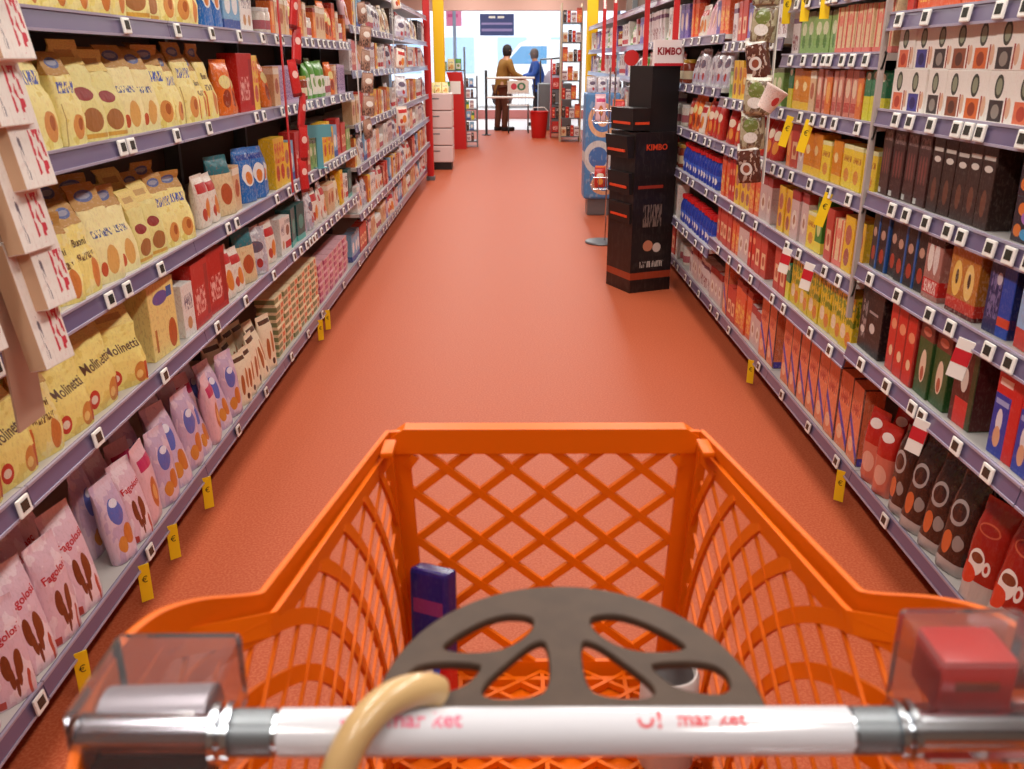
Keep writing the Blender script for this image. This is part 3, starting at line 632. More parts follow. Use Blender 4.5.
bc('ygp', 'yellow box with green leaves', (226, 196, 40), [('p', 0, 1, .45, .95, (120, 140, 30), 7), ('e', .3, .3, .2, .14, (240, 220, 190)), ('e', .7, .2, .2, .14, (220, 130, 40))], .12, .07, .20, name='sweets_carton', cat='sweets box')
bc('sal', 'salmon box with violet stripe', (234, 134, 92), [('s', .5, .55, .06, (80, 70, 180)), ('t', .1, .8, .6, .8, (180, 60, 50), 9), ('r', .9, 1, 0, 1, (90, 50, 50)), ('e', .3, .2, .2, .1, (244, 190, 150))], .105, .07, .27, name='sweets_carton', cat='sweets box')
bc('sao', 'red-orange box', (226, 90, 46), [('p', .1, .9, .1, .6, (246, 190, 90), 8), ('r', 0, 1, .86, 1, (170, 40, 30))], .09, .07, .24, name='sweets_carton', cat='sweets box')
bc('mix', 'white box with mixed print', (226, 216, 214), [('p', .1, .9, .1, .5, (150, 90, 90), 9), ('r', 0, 1, .74, .86, (120, 80, 110))], .085, .06, .17)
bc('bge', 'beige box', (222, 184, 140), [('e', .5, .5, .3, .2, (180, 90, 50)), ('r', 0, 1, .8, .95, (240, 230, 210))], .085, .06, .16)
bc('vio', 'violet box', (110, 90, 170), [('e', .5, .5, .3, .25, (226, 200, 190)), ('r', 0, 1, .84, 1, (70, 50, 120))], .09, .06, .16)
bc('cyb', 'light blue box', (130, 180, 214), [('e', .5, .5, .3, .2, (240, 240, 240)), ('r', 0, 1, 0, .2, (60, 90, 160))], .09, .06, .17)
bc('wht', 'white box with grey print', (238, 234, 228), [('t', .15, .85, .5, .8, (120, 110, 130), 9), ('e', .5, .25, .2, .12, (200, 150, 100))], .085, .06, .16)
bc('tray', 'cream wafer pack', (240, 220, 180), [('r', .0, .5, .2, .8, (130, 140, 96)), ('r', .6, .9, .2, .8, (214, 110, 60))], .14, .09, .034, name='wafer_pack', cat='wafer pack')
bc('ptray', 'rose wafer pack', (230, 180, 190), [('r', .0, .5, .2, .8, (190, 90, 130)), ('r', .6, .9, .2, .8, (200, 160, 150))], .14, .09, .036, name='wafer_pack', cat='wafer pack')
P_cof = lambda n_, base, el: pack(n_, base, el, .22, spec=.7, bump=(4, .5))
kpil('cfb', 'coffee_pouch', 'coffee bag', 'dark brown coffee pouch', .112, .07, .29, P_cof('p_coffbrown', (54, 28, 22), [('e', .45, .62, .30, .13, (170, 162, 160)), ('e', .45, .62, .23, .09, (60, 34, 30)), ('e', .35, .30, .16, .12, (206, 100, 50)), ('r', 0, 1, .0, .13, (176, 168, 164)), ('e', .7, .34, .16, .08, (150, 140, 136))]), lean=.1)
kpil('cfr', 'coffee_pouch', 'coffee bag', 'red coffee pouch with white cup', .118, .075, .29, P_cof('p_coffred', (156, 28, 18), [('e', .42, .42, .22, .13, (238, 232, 226)), ('e', .42, .46, .16, .05, (120, 60, 36)), ('e', .72, .40, .10, .07, (238, 232, 226)), ('e', .72, .40, .05, .035, (170, 30, 20)), ('r', 0, 1, .0, .24, (190, 180, 174)), ('e', .2, .28, .3, .1, (214, 60, 30)), ('e', .5, .74, .3, .06, (196, 90, 60)), ('e', .5, .74, .26, .045, (150, 26, 18))]), lean=.1)
kpil('cfk', 'coffee_pouch', 'coffee bag', 'red brick coffee pack with white mark', .095, .065, .26, P_cof('p_coffbrick', (186, 34, 26), [('e', .5, .82, .3, .06, (240, 226, 220)), ('r', 0, 1, 0, .55, (206, 110, 90)), ('e', .5, .3, .3, .14, (226, 170, 150))]), lean=.0)
bcap, bbody = mat('cap_red', (206, 30, 36), .35), pack('p_bluebottle', (30, 60, 170), [('r', 0, 1, .3, .5, (60, 100, 210)), ('e', .5, .3, .2, .12, (236, 236, 240))], .3)
x_, y_ = bottle(.034, .165, bbody, bcap, .8); kind('btl', 'juice_bottle', 'bottle', 'blue bottle with red cap', .07, .07, .165, [(x_, y_, True)], 'cap')
x_, y_ = jar(.038, .11, pack('p_jar', (150, 60, 36), [('r', 0, 1, .2, .6, (240, 224, 190))], .25), mat('lid_gold', (206, 160, 60), .3)); kind('jar', 'preserve_jar', 'jar', 'brown jar with golden lid', .078, .078, .11, [(x_, y_, True)], 'lid')
x_, y_ = jar(.036, .10, pack('p_jarp', (236, 226, 214), [('r', 0, 1, .2, .6, (190, 110, 120))], .25), mat('lid_white', (236, 234, 230), .3)); kind('jaw', 'preserve_jar', 'jar', 'pale jar with white lid', .074, .074, .10, [(x_, y_, True)], 'lid')

# ------------------------------------------------------------ racks
LX, RX_, LBX, RBX = -.95, 1.05, -1.0, 1.12    # shelf front edges: left, right; base decks
def rack(sgn, y0, y1, levels, label, top=2.1, upright=True):
    """sgn -1 left, +1 right; a bay of shelving seen from the aisle"""
    X, BX = (LX, LBX) if sgn < 0 else (RX_, RBX)
    r = empty('shelving_rack', (X, (y0 + y1) / 2, 0)); tag(r, label, 'shelving rack', 'shelving bays along the aisle'); hy = (y1 - y0) / 2 - .002
    def bx(b, xa, xb, ya, yb, za, zb, m_): b.box(*sorted((sgn * xa, sgn * xb)), ya, yb, za, zb, m_)
    off = abs(BX) - abs(X)
    b = MB(); bx(b, .46, .48, -hy, hy, 0, top, m_back); b.build('back_panel', r)
    b = MB(); bx(b, off, .46, -hy, hy, .125, .148, m_shelf); b.build('base_deck', r)
    b = MB(); bx(b, off + .09, off + .10, -hy, hy, 0, .125, m_kick); b.build('kick_plate', r)
    def rail(par, xo, z, wd=.046):
        b = MB(); tx = -.006
        P = lambda d, zz: (sgn * (xo + d), zz)
        sec = [P(-.004, z - wd / 2), P(-.010, z - wd / 2 + .002), P(-.002, z + wd / 2 - .002), P(.003, z + wd / 2)]
        b.loops([[(q[0], yy, q[1]) for q in sec] for yy in (-hy, hy)], m_rail)
        for zz, xx in ((z - wd / 2, -.010), (z + wd / 2 - .004, -.004)): bx(b, xo + xx - .002, xo + xx + .004, -hy, hy, zz - .001, zz + .005, m_railedge)
        b.build('price_rail', par)
    deck = [c for c in r.children if c.name.startswith('base_deck')][0]
    rail(deck, off, .128)
    for z in levels:
        b = MB(); bx(b, .001, .46, -hy, hy, z, z + .02, m_shelf); s_ = b.build('shelf', r); rail(s_, 0, z + .0)
    if sgn > 0 and y0 in (1.65, 2.65):   # grey divider at the near end of the bay
        b = MB(); bx(b, -.014, -.0115, -hy, -hy + .014, .66 if y0 > 2 else .90, top, mat('divider_grey', (176, 164, 158), .4)); bx(b, -.0115, .30 if y0 < 2 else .001, -hy, -hy + .003, .66 if y0 > 2 else .90, top, M['divider_grey'])
        b.build('divider', r)
    for yy in ((-hy,) if upright else ()):
        b = MB(); bx(b, .40, .46, yy, yy + .03, 0, top, m_grey); b.build('upright', r)
    return r
LV_L = [.59, .87, 1.20, 1.48, 1.80]; LV_L2 = [.45, .74, 1.0, 1.32, 1.58, 1.86]
LB = [-.7, .45, 1.60, 2.70, 3.80, 4.80, 5.80, 6.9, 8.0, 9.1, 10.2, 11.3]
names_l = ['left rack of cream biscuits beside the viewer', 'left rack behind the hanging pack strip', 'left rack of cream bags, near half', 'left rack of cream bags, just before the red strip', 'left rack just past the red strip', 'left rack before the brown hanging strip', 'left rack just past the brown hanging strip', 'left rack seventh from the near end of view', 'left rack midway to the yellow post', 'left rack third before the yellow post', 'left rack second before the yellow post', 'left rack ending at the yellow post']
names_l = names_l[1:]
for i in range(len(LB) - 1):
    rack(-1, LB[i], LB[i + 1], LV_L if LB[i] < 5.7 else LV_L2, 'pale steel ' + names_l[i], 2.15)
LV_R1 = [.56, .81, 1.02, 1.25, 1.50, 1.80]; LV_R2 = [.52, .75, 1.0, 1.21, 1.40, 1.59, 1.84]; LV_R3 = [.52, .75, 1.0, 1.21, 1.46, 1.76]; LV_R4 = [.45, .75, 1.0, 1.25, 1.5, 1.78]
RB = [-.4, .65, 1.65, 2.65, 3.65, 4.65, 5.65, 6.8, 8.0, 9.1, 10.2, 11.3, 12.4]
names_r = ['right rack beside the viewer', 'right rack with the nearest grey divider', 'right rack of white capsule boxes and coffee', 'right rack of yellow and salmon boxes', 'right rack behind the hanging pouch strip', 'right rack of blue bottles with red caps', 'right rack behind the black coffee display', 'right rack behind the second red flag strip', 'right rack behind the patterned bin', 'right rack fourth before the yellow post', 'right rack third before the yellow post', 'right rack last before the yellow post']
names_r = names_r + ['x']
for i in range(len(RB) - 1):
    rack(1, RB[i], RB[i + 1], LV_R1 if RB[i] < 2 else LV_R2 if RB[i] < 3 else LV_R3 if RB[i] < 4.5 else LV_R4, 'pale steel ' + names_r[i], 2.15)

# ------------------------------------------------------------ stocking
ORD = ['first', 'second', 'third', 'fourth', 'fifth', 'sixth', 'seventh', 'eighth', 'ninth', 'tenth', 'eleventh', 'twelfth', 'thirteenth', 'fourteenth', 'fifteenth', 'sixteenth', 'seventeenth', 'eighteenth', 'nineteenth', 'twentieth']
ORD += ['twenty-' + o for o in ORD[:9]] + ['thirtieth'] + ['thirty-' + o for o in ORD[:9]] + ['fortieth']
LVN = ['bottom', 'second', 'third', 'fourth', 'fifth', 'sixth', 'seventh', 'eighth']
count = {}
def place(key, sgn, y, z, zone, lvl, row='', back=0, sc=1, yaw=None, base=False, pos=None):
    k = K[key]; me, pm = random.choice(k['meshes'])
    o = bpy.data.objects.new(k['name'], me); C.objects.link(o)
    if base and 'pouch' in k['name']: back -= .014
    X = (LBX if base else LX) if sgn < 0 else (RBX if base else RX_)
    if yaw is None: yaw = random.gauss(0, 2.2) if 'carton' in k['name'] else random.gauss(sgn * (9 if y < 3.8 else 3), 8)
    o.location = (X + sgn * (.014 + back + random.uniform(0, .008)), y, z)
    o.rotation_euler = (0, 0, R(90 * -sgn + yaw)); o.scale = (sc, sc, sc)
    if pm:
        c = bpy.data.objects.new(k['part'], pm); C.objects.link(c); c.parent = o
    vis = in_view(X, y, z)
    q = (k['look'], zone, lvl, row, vis) + ((pos,) if pos else ()); n = min(count.get(q, 0), len(ORD) - 1); count[q] = n + 1
    shelf = 'bottom shelf' if lvl == 0 else LVN[lvl] + ' shelf up'
    if vis: label = '%s%s, %s from viewer, %s, %s' % ('rear ' if row else '', k['look'], ORD[n], shelf, zone)
    else: label = '%s%s, %s, %s, beside the viewer' % ('rear ' if row else '', k['look'], ORD[n], shelf)
    if pos: label = '%s, %s, %s %s, %s%s' % (k['look'], pos, ORD[n], 'from viewer' if vis else 'beside viewer', 'bottom shelf' if lvl == 0 else shelf, ', ' + zone if vis else '')
    tag(o, label, k['cat'], '%s, %s, %s' % (k['look'], shelf, zone)); return o
def in_view(x, y, z):
    D = 1.4 - z - .08; zc = .941 * y + .339 * D
    return abs(x) / zc * 900 < 515
def levels_at(sgn, y):
    if sgn < 0: return LV_L if y < 5.8 else LV_L2
    return LV_R1 if y < 2.65 else LV_R2 if y < 3.65 else LV_R3 if y < 4.65 else LV_R4
def fill(sgn, y0, y1, z, lvl, seq, zone, rows=1, gap=.005, base=False, jit=.0, stack=1, scale=1, hmax=.3):
    """stock a run of shelf: seq = list of (kind, how many) taken in turn until the run is full"""
    lv = [v for v in levels_at(sgn, (y0 + y1) / 2) if v > z + .05]; hmax = min(hmax, (lv[0] if lv else 2.15) - z - .012) / 1.03
    for row in range(rows):
        y = y0 + (row * .03); i = 0; n = 0
        while True:
            key, cnt = seq[i % len(seq)]; k = K[key]; sc = min(scale, hmax / k['h']) * (random.uniform(.86, 1.03) if 'bag' in k['cat'] else random.uniform(.97, 1.03)) if stack == 1 else min(scale, hmax * 1.03 / k['h'] / min(stack, int((hmax + .035) / k['h'])))
            wd = k['w'] * sc + gap + random.uniform(0, jit)
            if y + wd > y1: break
            for s_ in range(min(stack, int((hmax + .035) / k['h'])) if stack > 1 else 1):
                place(key, sgn, y + wd / 2, z + s_ * k['h'] * sc, zone, lvl, '' if row == 0 else ' in the back row', back=row * (k['d'] * sc + .035), sc=sc, base=base, yaw=None if s_ == 0 and stack == 1 else random.gauss(0, .6), pos=None if stack == 1 else ('lower', 'upper')[s_] if stack == 2 else ('lowest in stack', ORD[s_] + ' up')[s_ > 0])
            y += wd; n += 1
            if n >= cnt: n = 0; i += 1
T = .0205
ZL1, ZL2, ZL3, ZL4 = 'left near racks', 'left bay past red strip', 'left bays past brown strip', 'left far end'
# left, near racks (1.2 .. 3.8)
fill(-1, 1.25, 2.05, .1485, 0, [('fag', 9)], ZL1, base=True, rows=2, hmax=.30)
fill(-1, 2.06, 2.62, .1485, 0, [('lil', 1), ('fag', 1), ('ros', 1), ('lil', 1)], ZL1, base=True, rows=2)
fill(-1, 2.63, 3.2, .1485, 0, [('lil', 2), ('ros', 1)], ZL1, base=True, rows=2)
fill(-1, 3.21, 3.78, .1485, 0, [('cwb', 6)], ZL1, base=True, rows=2)
fill(-1, 1.25, 2.35, .59 + T, 1, [('mol', 3), ('crw', 1), ('mol', 2)], ZL1, rows=2, hmax=.235)
fill(-1, 2.37, 2.58, .59 + T, 1, [('sqc', 1)], ZL1, rows=2)
fill(-1, 2.60, 3.78, .59 + T, 1, [('wht', 1), ('rdc', 2), ('whr', 2), ('lbg', 1), ('slv', 1), ('whr', 2), ('org', 1), ('red', 1), ('slv', 2)], ZL1, rows=1, hmax=.22)
fill(-1, 1.25, 2.86, .87 + T, 2, [('crp', 3), ('mol', 1), ('crp', 1), ('crw', 2), ('crp', 2), ('crg', 2), ('cre', 3)], ZL1, rows=2, hmax=.265)
fill(-1, 2.88, 3.40, .87 + T, 2, [('whr', 2), ('lbg', 1), ('bge', 1)], ZL1, hmax=.22)
fill(-1, 3.42, 3.78, .87 + T, 2, [('blu', 3)], ZL1)
fill(-1, 1.25, 3.20, 1.20 + T, 3, [('crw', 4), ('cre', 4), ('crg', 2), ('crp', 2), ('cre', 3)], ZL1, rows=2, hmax=.235)
fill(-1, 3.22, 3.78, 1.20 + T, 3, [('org', 2), ('rdc', 1), ('yoc', 3)], ZL1, hmax=.22)
fill(-1, 1.25, 3.08, 1.48 + T, 4, [('crw', 2), ('crg', 2), ('cre', 2), ('crw', 3)], ZL1, hmax=.24)
fill(-1, 3.10, 3.78, 1.48 + T, 4, [('blu', 2), ('cyb', 2), ('wht', 2)], ZL1, hmax=.22)
# left, second stretch (3.8 .. 5.8)
fill(-1, 3.82, 4.75, .1485, 0, [('tray', 30)], ZL2, base=True, stack=8, gap=.012, hmax=.30)
fill(-1, 4.76, 5.78, .1485, 0, [('ptray', 30)], ZL2, base=True, stack=6, gap=.012, hmax=.26)
fill(-1, 3.82, 5.78, .59 + T, 1, [('wht', 1), ('wrc', 1), ('teal', 2), ('slv', 2), ('whr', 3), ('bge', 2), ('cwb', 2), ('yoc', 1)], ZL2, hmax=.2)
fill(-1, 3.82, 5.78, .87 + T, 2, [('yoc', 2), ('yws', 1), ('cyb', 1), ('rdc', 1), ('rst', 2), ('gst', 2), ('bge', 2)], ZL2, hmax=.22)
fill(-1, 3.82, 5.78, 1.20 + T, 3, [('org', 1), ('bge', 1), ('lila', 3), ('jar', 3), ('grn', 4), ('jaw', 2)], ZL2, hmax=.2)
fill(-1, 3.82, 5.78, 1.48 + T, 4, [('jaw', 2), ('slo', 1), ('bge', 3), ('org', 2), ('sao', 1), ('bge', 1)], ZL2, hmax=.2)
# left, far stretches
rng = random.Random(5); far_kinds = ['wht', 'mix', 'lbl', 'bge', 'wrc', 'slv', 'whr', 'vio', 'cyb', 'slp', 'yws', 'rst', 'jaw', 'pst', 'ros', 'cwb', 'dkb', 'wht', 'mix']
for lvl, z in enumerate([.1285] + LV_L2[:5]):
    seq = [(rng.choice(far_kinds), rng.randint(1, 3)) for _ in range(16)]
    hm = (LV_L2 + [2.1])[lvl] - z - .06
    fill(-1, 5.84, 8.9, z + T - (.0005 if lvl == 0 else 0), lvl, seq, ZL3, base=lvl == 0, gap=.012, hmax=min(hm, .21), scale=1.05)
    seq = seq[5:] + seq[:5]
    fill(-1, 8.92, 11.28, z + T - (.0005 if lvl == 0 else 0), lvl, seq, ZL4, base=lvl == 0, gap=.03, hmax=min(hm, .21), scale=1.25)

ZR1, ZR2, ZR3, ZR4, ZR5 = 'right near rack', 'right yellow rack', 'right rack behind pouch strip', 'right bottle rack', 'right far racks'
fill(1, 1.35, 1.975, .1485, 0, [('cfr', 6)], ZR1, base=True, rows=2, hmax=.33)
fill(1, 1.98, 2.42, .1485, 0, [('cfb', 5)], ZR1, base=True, rows=2, hmax=.33)
fill(1, 2.425, 2.645, .1485, 0, [('cfk', 4)], ZR1, base=True, rows=2, hmax=.27)
fill(1, 1.35, 1.93, .56 + T, 1, [('rbl', 6)], ZR1)
fill(1, 1.935, 2.05, .56 + T, 1, [('rgb', 1)], ZR1)
fill(1, 2.06, 2.46, .56 + T, 1, [('gpk', 2), ('slr', 3)], ZR1)
fill(1, 2.465, 2.645, .56 + T, 1, [('blk', 1)], ZR1)
fill(1, 1.50, 1.845, .81 + T, 2, [('sky', 3)], ZR1)
fill(1, 1.85, 1.99, .81 + T, 2, [('navy', 1)], ZR1)
fill(1, 1.99, 2.17, .81 + T, 2, [('gold', 1)], ZR1)
fill(1, 2.17, 2.64, .81 + T, 2, [('cafs', 1), ('slb', 6)], ZR1, hmax=.19)
fill(1, 1.67, 1.99, 1.02 + T, 3, [('por', 4)], ZR1, stack=2, hmax=.21)
fill(1, 2.0, 2.32, 1.02 + T, 3, [('dkb', 8)], ZR1, hmax=.19)
fill(1, 2.33, 2.64, 1.02 + T, 3, [('dkr', 4)], ZR1, hmax=.19)
fill(1, 1.67, 2.645, 1.25 + T, 4, [('cap6', 1), ('cap6', 1), ('cap1', 1), ('cap3', 1), ('cap4', 1), ('cap5', 1), ('cap3', 1), ('cap2', 1), ('cap1', 1), ('cap0', 1)], ZR1, stack=2, gap=.0, hmax=.25)
fill(1, 1.67, 2.64, 1.50 + T, 5, [('sao', 2), ('slr', 2), ('pst', 3), ('sao', 2)], ZR1, hmax=.22)
# right, second rack
fill(1, 2.67, 3.64, .1485, 0, [('sal', 9)], ZR2, base=True, hmax=.29)
fill(1, 2.67, 3.64, .52 + T, 1, [('ygp', 4), ('ygp', 2), ('sgy', 1), ('rst', 2)], ZR2, hmax=.18)
fill(1, 2.67, 3.05, .75 + T, 2, [('yws', 2), ('pst', 1), ('rst', 2)], ZR2, hmax=.19)
fill(1, 3.06, 3.64, .75 + T, 2, [('grb', 1), ('ylw', 1), ('lbl', 2), ('yws', 2), ('sao', 2)], ZR2, hmax=.19)
fill(1, 2.67, 3.64, 1.0 + T, 3, [('ylw', 3), ('amb', 1), ('ylw', 1), ('amb', 2), ('lbl', 1), ('rst', 1), ('slo', 1)], ZR2, hmax=.165)
fill(1, 2.67, 3.64, 1.21 + T, 4, [('sgy', 3), ('slo', 1), ('slp', 4), ('slo', 1), ('slp', 2), ('bge', 1), ('amb', 2)], ZR2, hmax=.145)
fill(1, 2.67, 3.64, 1.40 + T, 5, [('pst', 6), ('gst', 5), ('mix', 2)], ZR2, hmax=.145)
fill(1, 2.67, 3.64, 1.59 + T, 6, [('pst', 3), ('amb', 1), ('slb', 2), ('yws', 2)], ZR2, hmax=.19)
# right, third rack (3.65 .. 4.65)
fill(1, 3.67, 4.64, .1485, 0, [('sal', 2), ('lbl', 2), ('sao', 3), ('rst', 2)], ZR3, base=True, hmax=.29)
fill(1, 3.67, 4.64, .52 + T, 1, [('rst', 2), ('slr', 2), ('lbl', 2), ('sao', 2), ('rst', 2)], ZR3, hmax=.18)
fill(1, 3.67, 4.64, .75 + T, 2, [('lbl', 2), ('sao', 2), ('yws', 3), ('slr', 2), ('sao', 2)], ZR3, hmax=.2)
fill(1, 3.67, 4.64, 1.0 + T, 3, [('red', 3), ('rst', 2), ('org', 2), ('red', 2)], ZR3, hmax=.17)
fill(1, 3.67, 4.64, 1.21 + T, 4, [('gst', 2), ('ylw', 2), ('amb', 3), ('yws', 2)], ZR3, hmax=.19)
fill(1, 3.67, 4.64, 1.46 + T, 5, [('mix', 2), ('ylw', 3), ('cyb', 1), ('vio', 1), ('rst', 2)], ZR3, hmax=.21)
# right, bottle rack (4.65 .. 5.65)
fill(1, 4.67, 5.64, .1485, 0, [('lbl', 3), ('mix', 3)], ZR4, base=True, hmax=.25)
fill(1, 4.67, 5.64, .52 + T - .07, 1, [('btl', 20)], ZR4, hmax=.17, gap=.004)
fill(1, 4.67, 5.64, .75 + T, 2, [('btl', 20)], ZR4, hmax=.17, gap=.004)
fill(1, 4.67, 5.64, 1.0 + T, 3, [('red', 3), ('org', 1), ('whr', 1), ('org', 2), ('red', 2)], ZR4, hmax=.2)
fill(1, 4.67, 5.64, 1.25 + T, 4, [('slv', 12)], ZR4, hmax=.2)
fill(1, 4.67, 5.64, 1.50 + T, 5, [('sao', 2), ('vio', 1), ('ros', 3), ('whr', 2)], ZR4, hmax=.22)
rng = random.Random(8); fk = ['wht', 'mix', 'lbl', 'wrc', 'slv', 'whr', 'rst', 'jaw', 'pst', 'cyb', 'vio', 'red', 'wht', 'ros', 'jar', 'grn']
for lvl, z in enumerate([.1285] + LV_R4[:5]):
    if lvl > 4 or lvl >= 0:
        seq = [(rng.choice(fk), rng.randint(1, 3)) for _ in range(14)]; hm = (LV_R4 + [2.1])[lvl] - z - .06
        fill(1, 5.7, 12.3, z + T - (.0005 if lvl == 0 else 0), lvl, seq, ZR5, base=lvl == 0, gap=.03, hmax=min(hm, .21), scale=1.25)

# ------------------------------------------------------------ price tags and yellow flags on the rails
tm = MB(); tm.rbox(-.022, .022, -.006, 0, -.019, .019, .003, m_tagw); tm.box(-.013, .013, -.0068, -.0058, -.009, .012, m_tagd); tag_me = tm.mesh('price_tag')
fm = MB(); fm.box(-.016, .016, -.004, -.001, -.10, .01, m_yel)
letter(fm, '€', .026, m_black, 0, -.035, -.0046); flag_me = fm.mesh('price_flag')
tcount = {}
def tagat(sgn, y, z, lvl, zone, base=False):
    o = bpy.data.objects.new('price_tag', tag_me); C.objects.link(o)
    X = (LBX if base else LX) if sgn < 0 else (RBX if base else RX_)
    if sgn > 0 and 1.6 < y < 1.7: return
    o.location = (X - sgn * .012, y, z); o.rotation_euler = (R(-8) , 0, R(90 * -sgn)); o.rotation_euler = (R(-8), 0, R(90 * -sgn))
    vis = in_view(X, y, z); q = (zone, lvl, sgn, vis); n = min(tcount.get(q, 0), len(ORD) - 1); tcount[q] = n + 1
    tag(o, ('white electronic price tag, %s from viewer, %s rail, %s' if vis else 'white electronic price tag, %s, %s rail, %s, near viewer') % (ORD[n], LVN[lvl], zone), 'price tag', 'electronic price tags, %s rail, %s' % (LVN[lvl], zone))
rt = random.Random(3)
def tags(sgn, y0, y1, z, lvl, zone, step, base=False):
    y = y0 + .06
    while y < y1 - .03:
        tagat(sgn, y, z, lvl, zone, base); y += max(.055, rt.gauss(step, step * .35))
for z, l in zip([.128] + LV_L[:4], range(5)):
    tags(-1, 1.5, 3.78, z, l, ZL1, (.6, .34, .45, .36, .34)[l], l == 0); tags(-1, 3.85, 5.75, z, l, ZL2, (.4, .15, .15, .14, .14)[l], l == 0)
for z, l in zip([.128] + LV_L2[:5], range(6)): tags(-1, 5.85, 8.6, z, l, ZL3, .25, l == 0)
for z, l in zip([.128] + LV_R1[:5], range(6)): tags(1, 1.7, 2.62, z, l, ZR1, (.5, .15, .16, .10, .10, .16)[l], l == 0)
for z, l in zip([.128] + LV_R2[:6], range(7)): tags(1, 2.7, 3.62, z, l, ZR2, (.4, .22, .2, .17, .14, .10, .12)[l], l == 0)
for z, l in zip([.128] + LV_R3[:5], range(6)): tags(1, 3.7, 4.62, z, l, ZR3, (.4, .2, .2, .2, .15, .12)[l], l == 0)
for z, l in zip([.128] + LV_R4[:5], range(6)): tags(1, 4.7, 7.0, z, l, ZR5, .24, l == 0)
def flag(sgn, y, z, label, base=False, tilt=0):
    o = bpy.data.objects.new('price_flag', flag_me); C.objects.link(o)
    X = (LBX if base else LX) if sgn < 0 else (RBX if base else RX_)
    o.location = (X - sgn * .014, y, z - .012); o.rotation_euler = (0, R(tilt), R(90 * -sgn + sgn * 48))
    tag(o, label, 'price flag', 'yellow price flags on the shelf rails')
for y, n in zip((1.74, 2.12, 2.34, 2.66, 4.55, 4.75), ('nearest the viewer', 'second from the viewer', 'third from the viewer', 'fourth from the viewer', 'nearer of the far pair', 'farther of the far pair')):
    flag(-1, y, .125, 'yellow price flag hanging from the left bottom rail, ' + n, True)
for y, n in ((2.70, 'nearest the viewer'), (3.87, 'midway along')): flag(1, y, .125, 'yellow price flag under the right bottom rail, ' + n, True)
for y, z, t in ((2.93, 1.0, 'under the right fourth rail beside yellow boxes'), (3.20, 1.21, 'under the right fifth rail, nearer of two'), (3.42, 1.21, 'under the right fifth rail, farther of two'), (3.17, 1.64, 'at the picture top right, nearest of three'), (3.38, 1.64, 'at the picture top right, middle of three'), (3.60, 1.64, 'at the picture top right, farthest of three'), (3.9, 1.46, 'behind the hanging pouch strip')):
    flag(1, y, z, 'yellow price flag ' + t, tilt=14 if z < 1.3 else 0)

# ------------------------------------------------------------ hanging strips
# near left: cardboard strip of overlapping white packs
strip = empty('hanging_strip', (-.835, 1.47, 0)); tag(strip, 'tan cardboard strip at the left edge holding overlapping white packs', 'hanging strip')
b = MB(); b.box(-.004, .0, -.045, .045, .80, 2.2, mat('strip_card', (186, 150, 128), .7)); b.build('backing_card', strip)
b = MB(); b.tube([(-.002, 0, 2.2), (-.002, 0, 2.25), (-.12, 0, 2.25)], .004, m_chrome, 8); b.build('hook', strip)
P_tp = pack('p_tanwhite', (238, 228, 220), [('p', .56, .94, .04, .42, (206, 46, 66), 8), ('t', .18, .26, .06, .42, (110, 100, 110), 12)], .5)
m_tan = mat('pack_tan', (196, 158, 126), .6)
pk = MB(); pk.rbox(-.042, .042, 0, .032, 0, .215, .002, P_tp); pk.box(-.0427, -.0415, .001, .031, .002, .213, m_tan); pk_me = pk.mesh('hanging_pack')
PZ = ['topmost', 'second from the top', 'third from the top', 'fourth from the top', 'fifth from the top', 'sixth from the top', 'lowest']
for i in range(7):
    o = bpy.data.objects.new('hanging_pack', pk_me); C.objects.link(o); z = 1.50 - i * .098
    # local -Y faces the aisle (+x); tilted so the foot stands out
    o.matrix_world = Matrix.Translation((-.762 + (.006 if i % 2 else -.004), 1.480 + (.012 if i % 2 else -.010), z)) @ Matrix.Rotation(R(84), 4, 'Z') @ Matrix.Rotation(R(-10), 4, 'X')
    tag(o, 'white pack with red print, %s on the left hanging strip' % PZ[i], 'hanging pack', 'white packs on the near left strip')
strip2 = empty('hanging_strip', (-.835, 1.315, 0)); tag(strip2, 'tan cardboard strip cut by the left picture edge', 'hanging strip')
b = MB(); b.box(-.004, .0, -.04, .04, .95, 2.2, M['strip_card']); b.build('backing_card', strip2)
b = MB(); b.tube([(-.002, 0, 2.2), (-.002, 0, 2.25), (-.12, 0, 2.25)], .004, m_chrome, 8); b.build('hook', strip2)
for i in range(6):
    o = bpy.data.objects.new('hanging_pack', pk_me); C.objects.link(o)
    o.matrix_world = Matrix.Translation((-.798, 1.33, 1.52 - i * .11)) @ Matrix.Rotation(R(84), 4, 'Z') @ Matrix.Rotation(R(-10), 4, 'X')
    tag(o, 'tan-sided white pack, %s, strip at left picture edge' % PZ[i], 'hanging pack', 'white packs on the outer left strip')
def clip_strip(x, y, z0, z1, key_me, col, n, label, plabel, group, name='hanging_pouch', cat='hanging pouch', size=.1, sgn=-1, twist=25):
    s_ = empty('hanging_strip', (x, y, 0)); tag(s_, label, 'hanging strip')
    b = MB(); b.box(-.002, .002, -.012, .012, z0, z1, col); b.tube([(0, 0, z1), (0, 0, z1 + .03), (sgn * .08, 0, z1 + .03)], .003, m_chrome, 6); b.build('strip_band', s_)
    for i in range(n):
        o = bpy.data.objects.new(name, key_me[i % len(key_me)]); C.objects.link(o); z = z1 - (i + 1) * (z1 - z0) / n
        o.location = (x - sgn * (.004), y + random.uniform(-.01, .01), z); o.rotation_euler = (R(random.uniform(-6, 6)), R(random.uniform(-12, 12)), R(90 * -sgn + twist * sgn + random.uniform(-15, 15)))
        o.location.x += -sgn * .055; o.scale = (.84,) * 3
        tag(o, plabel % ORD[i], cat, group)
P_rp = pack('p_redpacket', (190, 34, 36), [('e', .5, .6, .3, .1, (230, 190, 180)), ('r', 0, 1, 0, .1, (120, 20, 24))], .3)
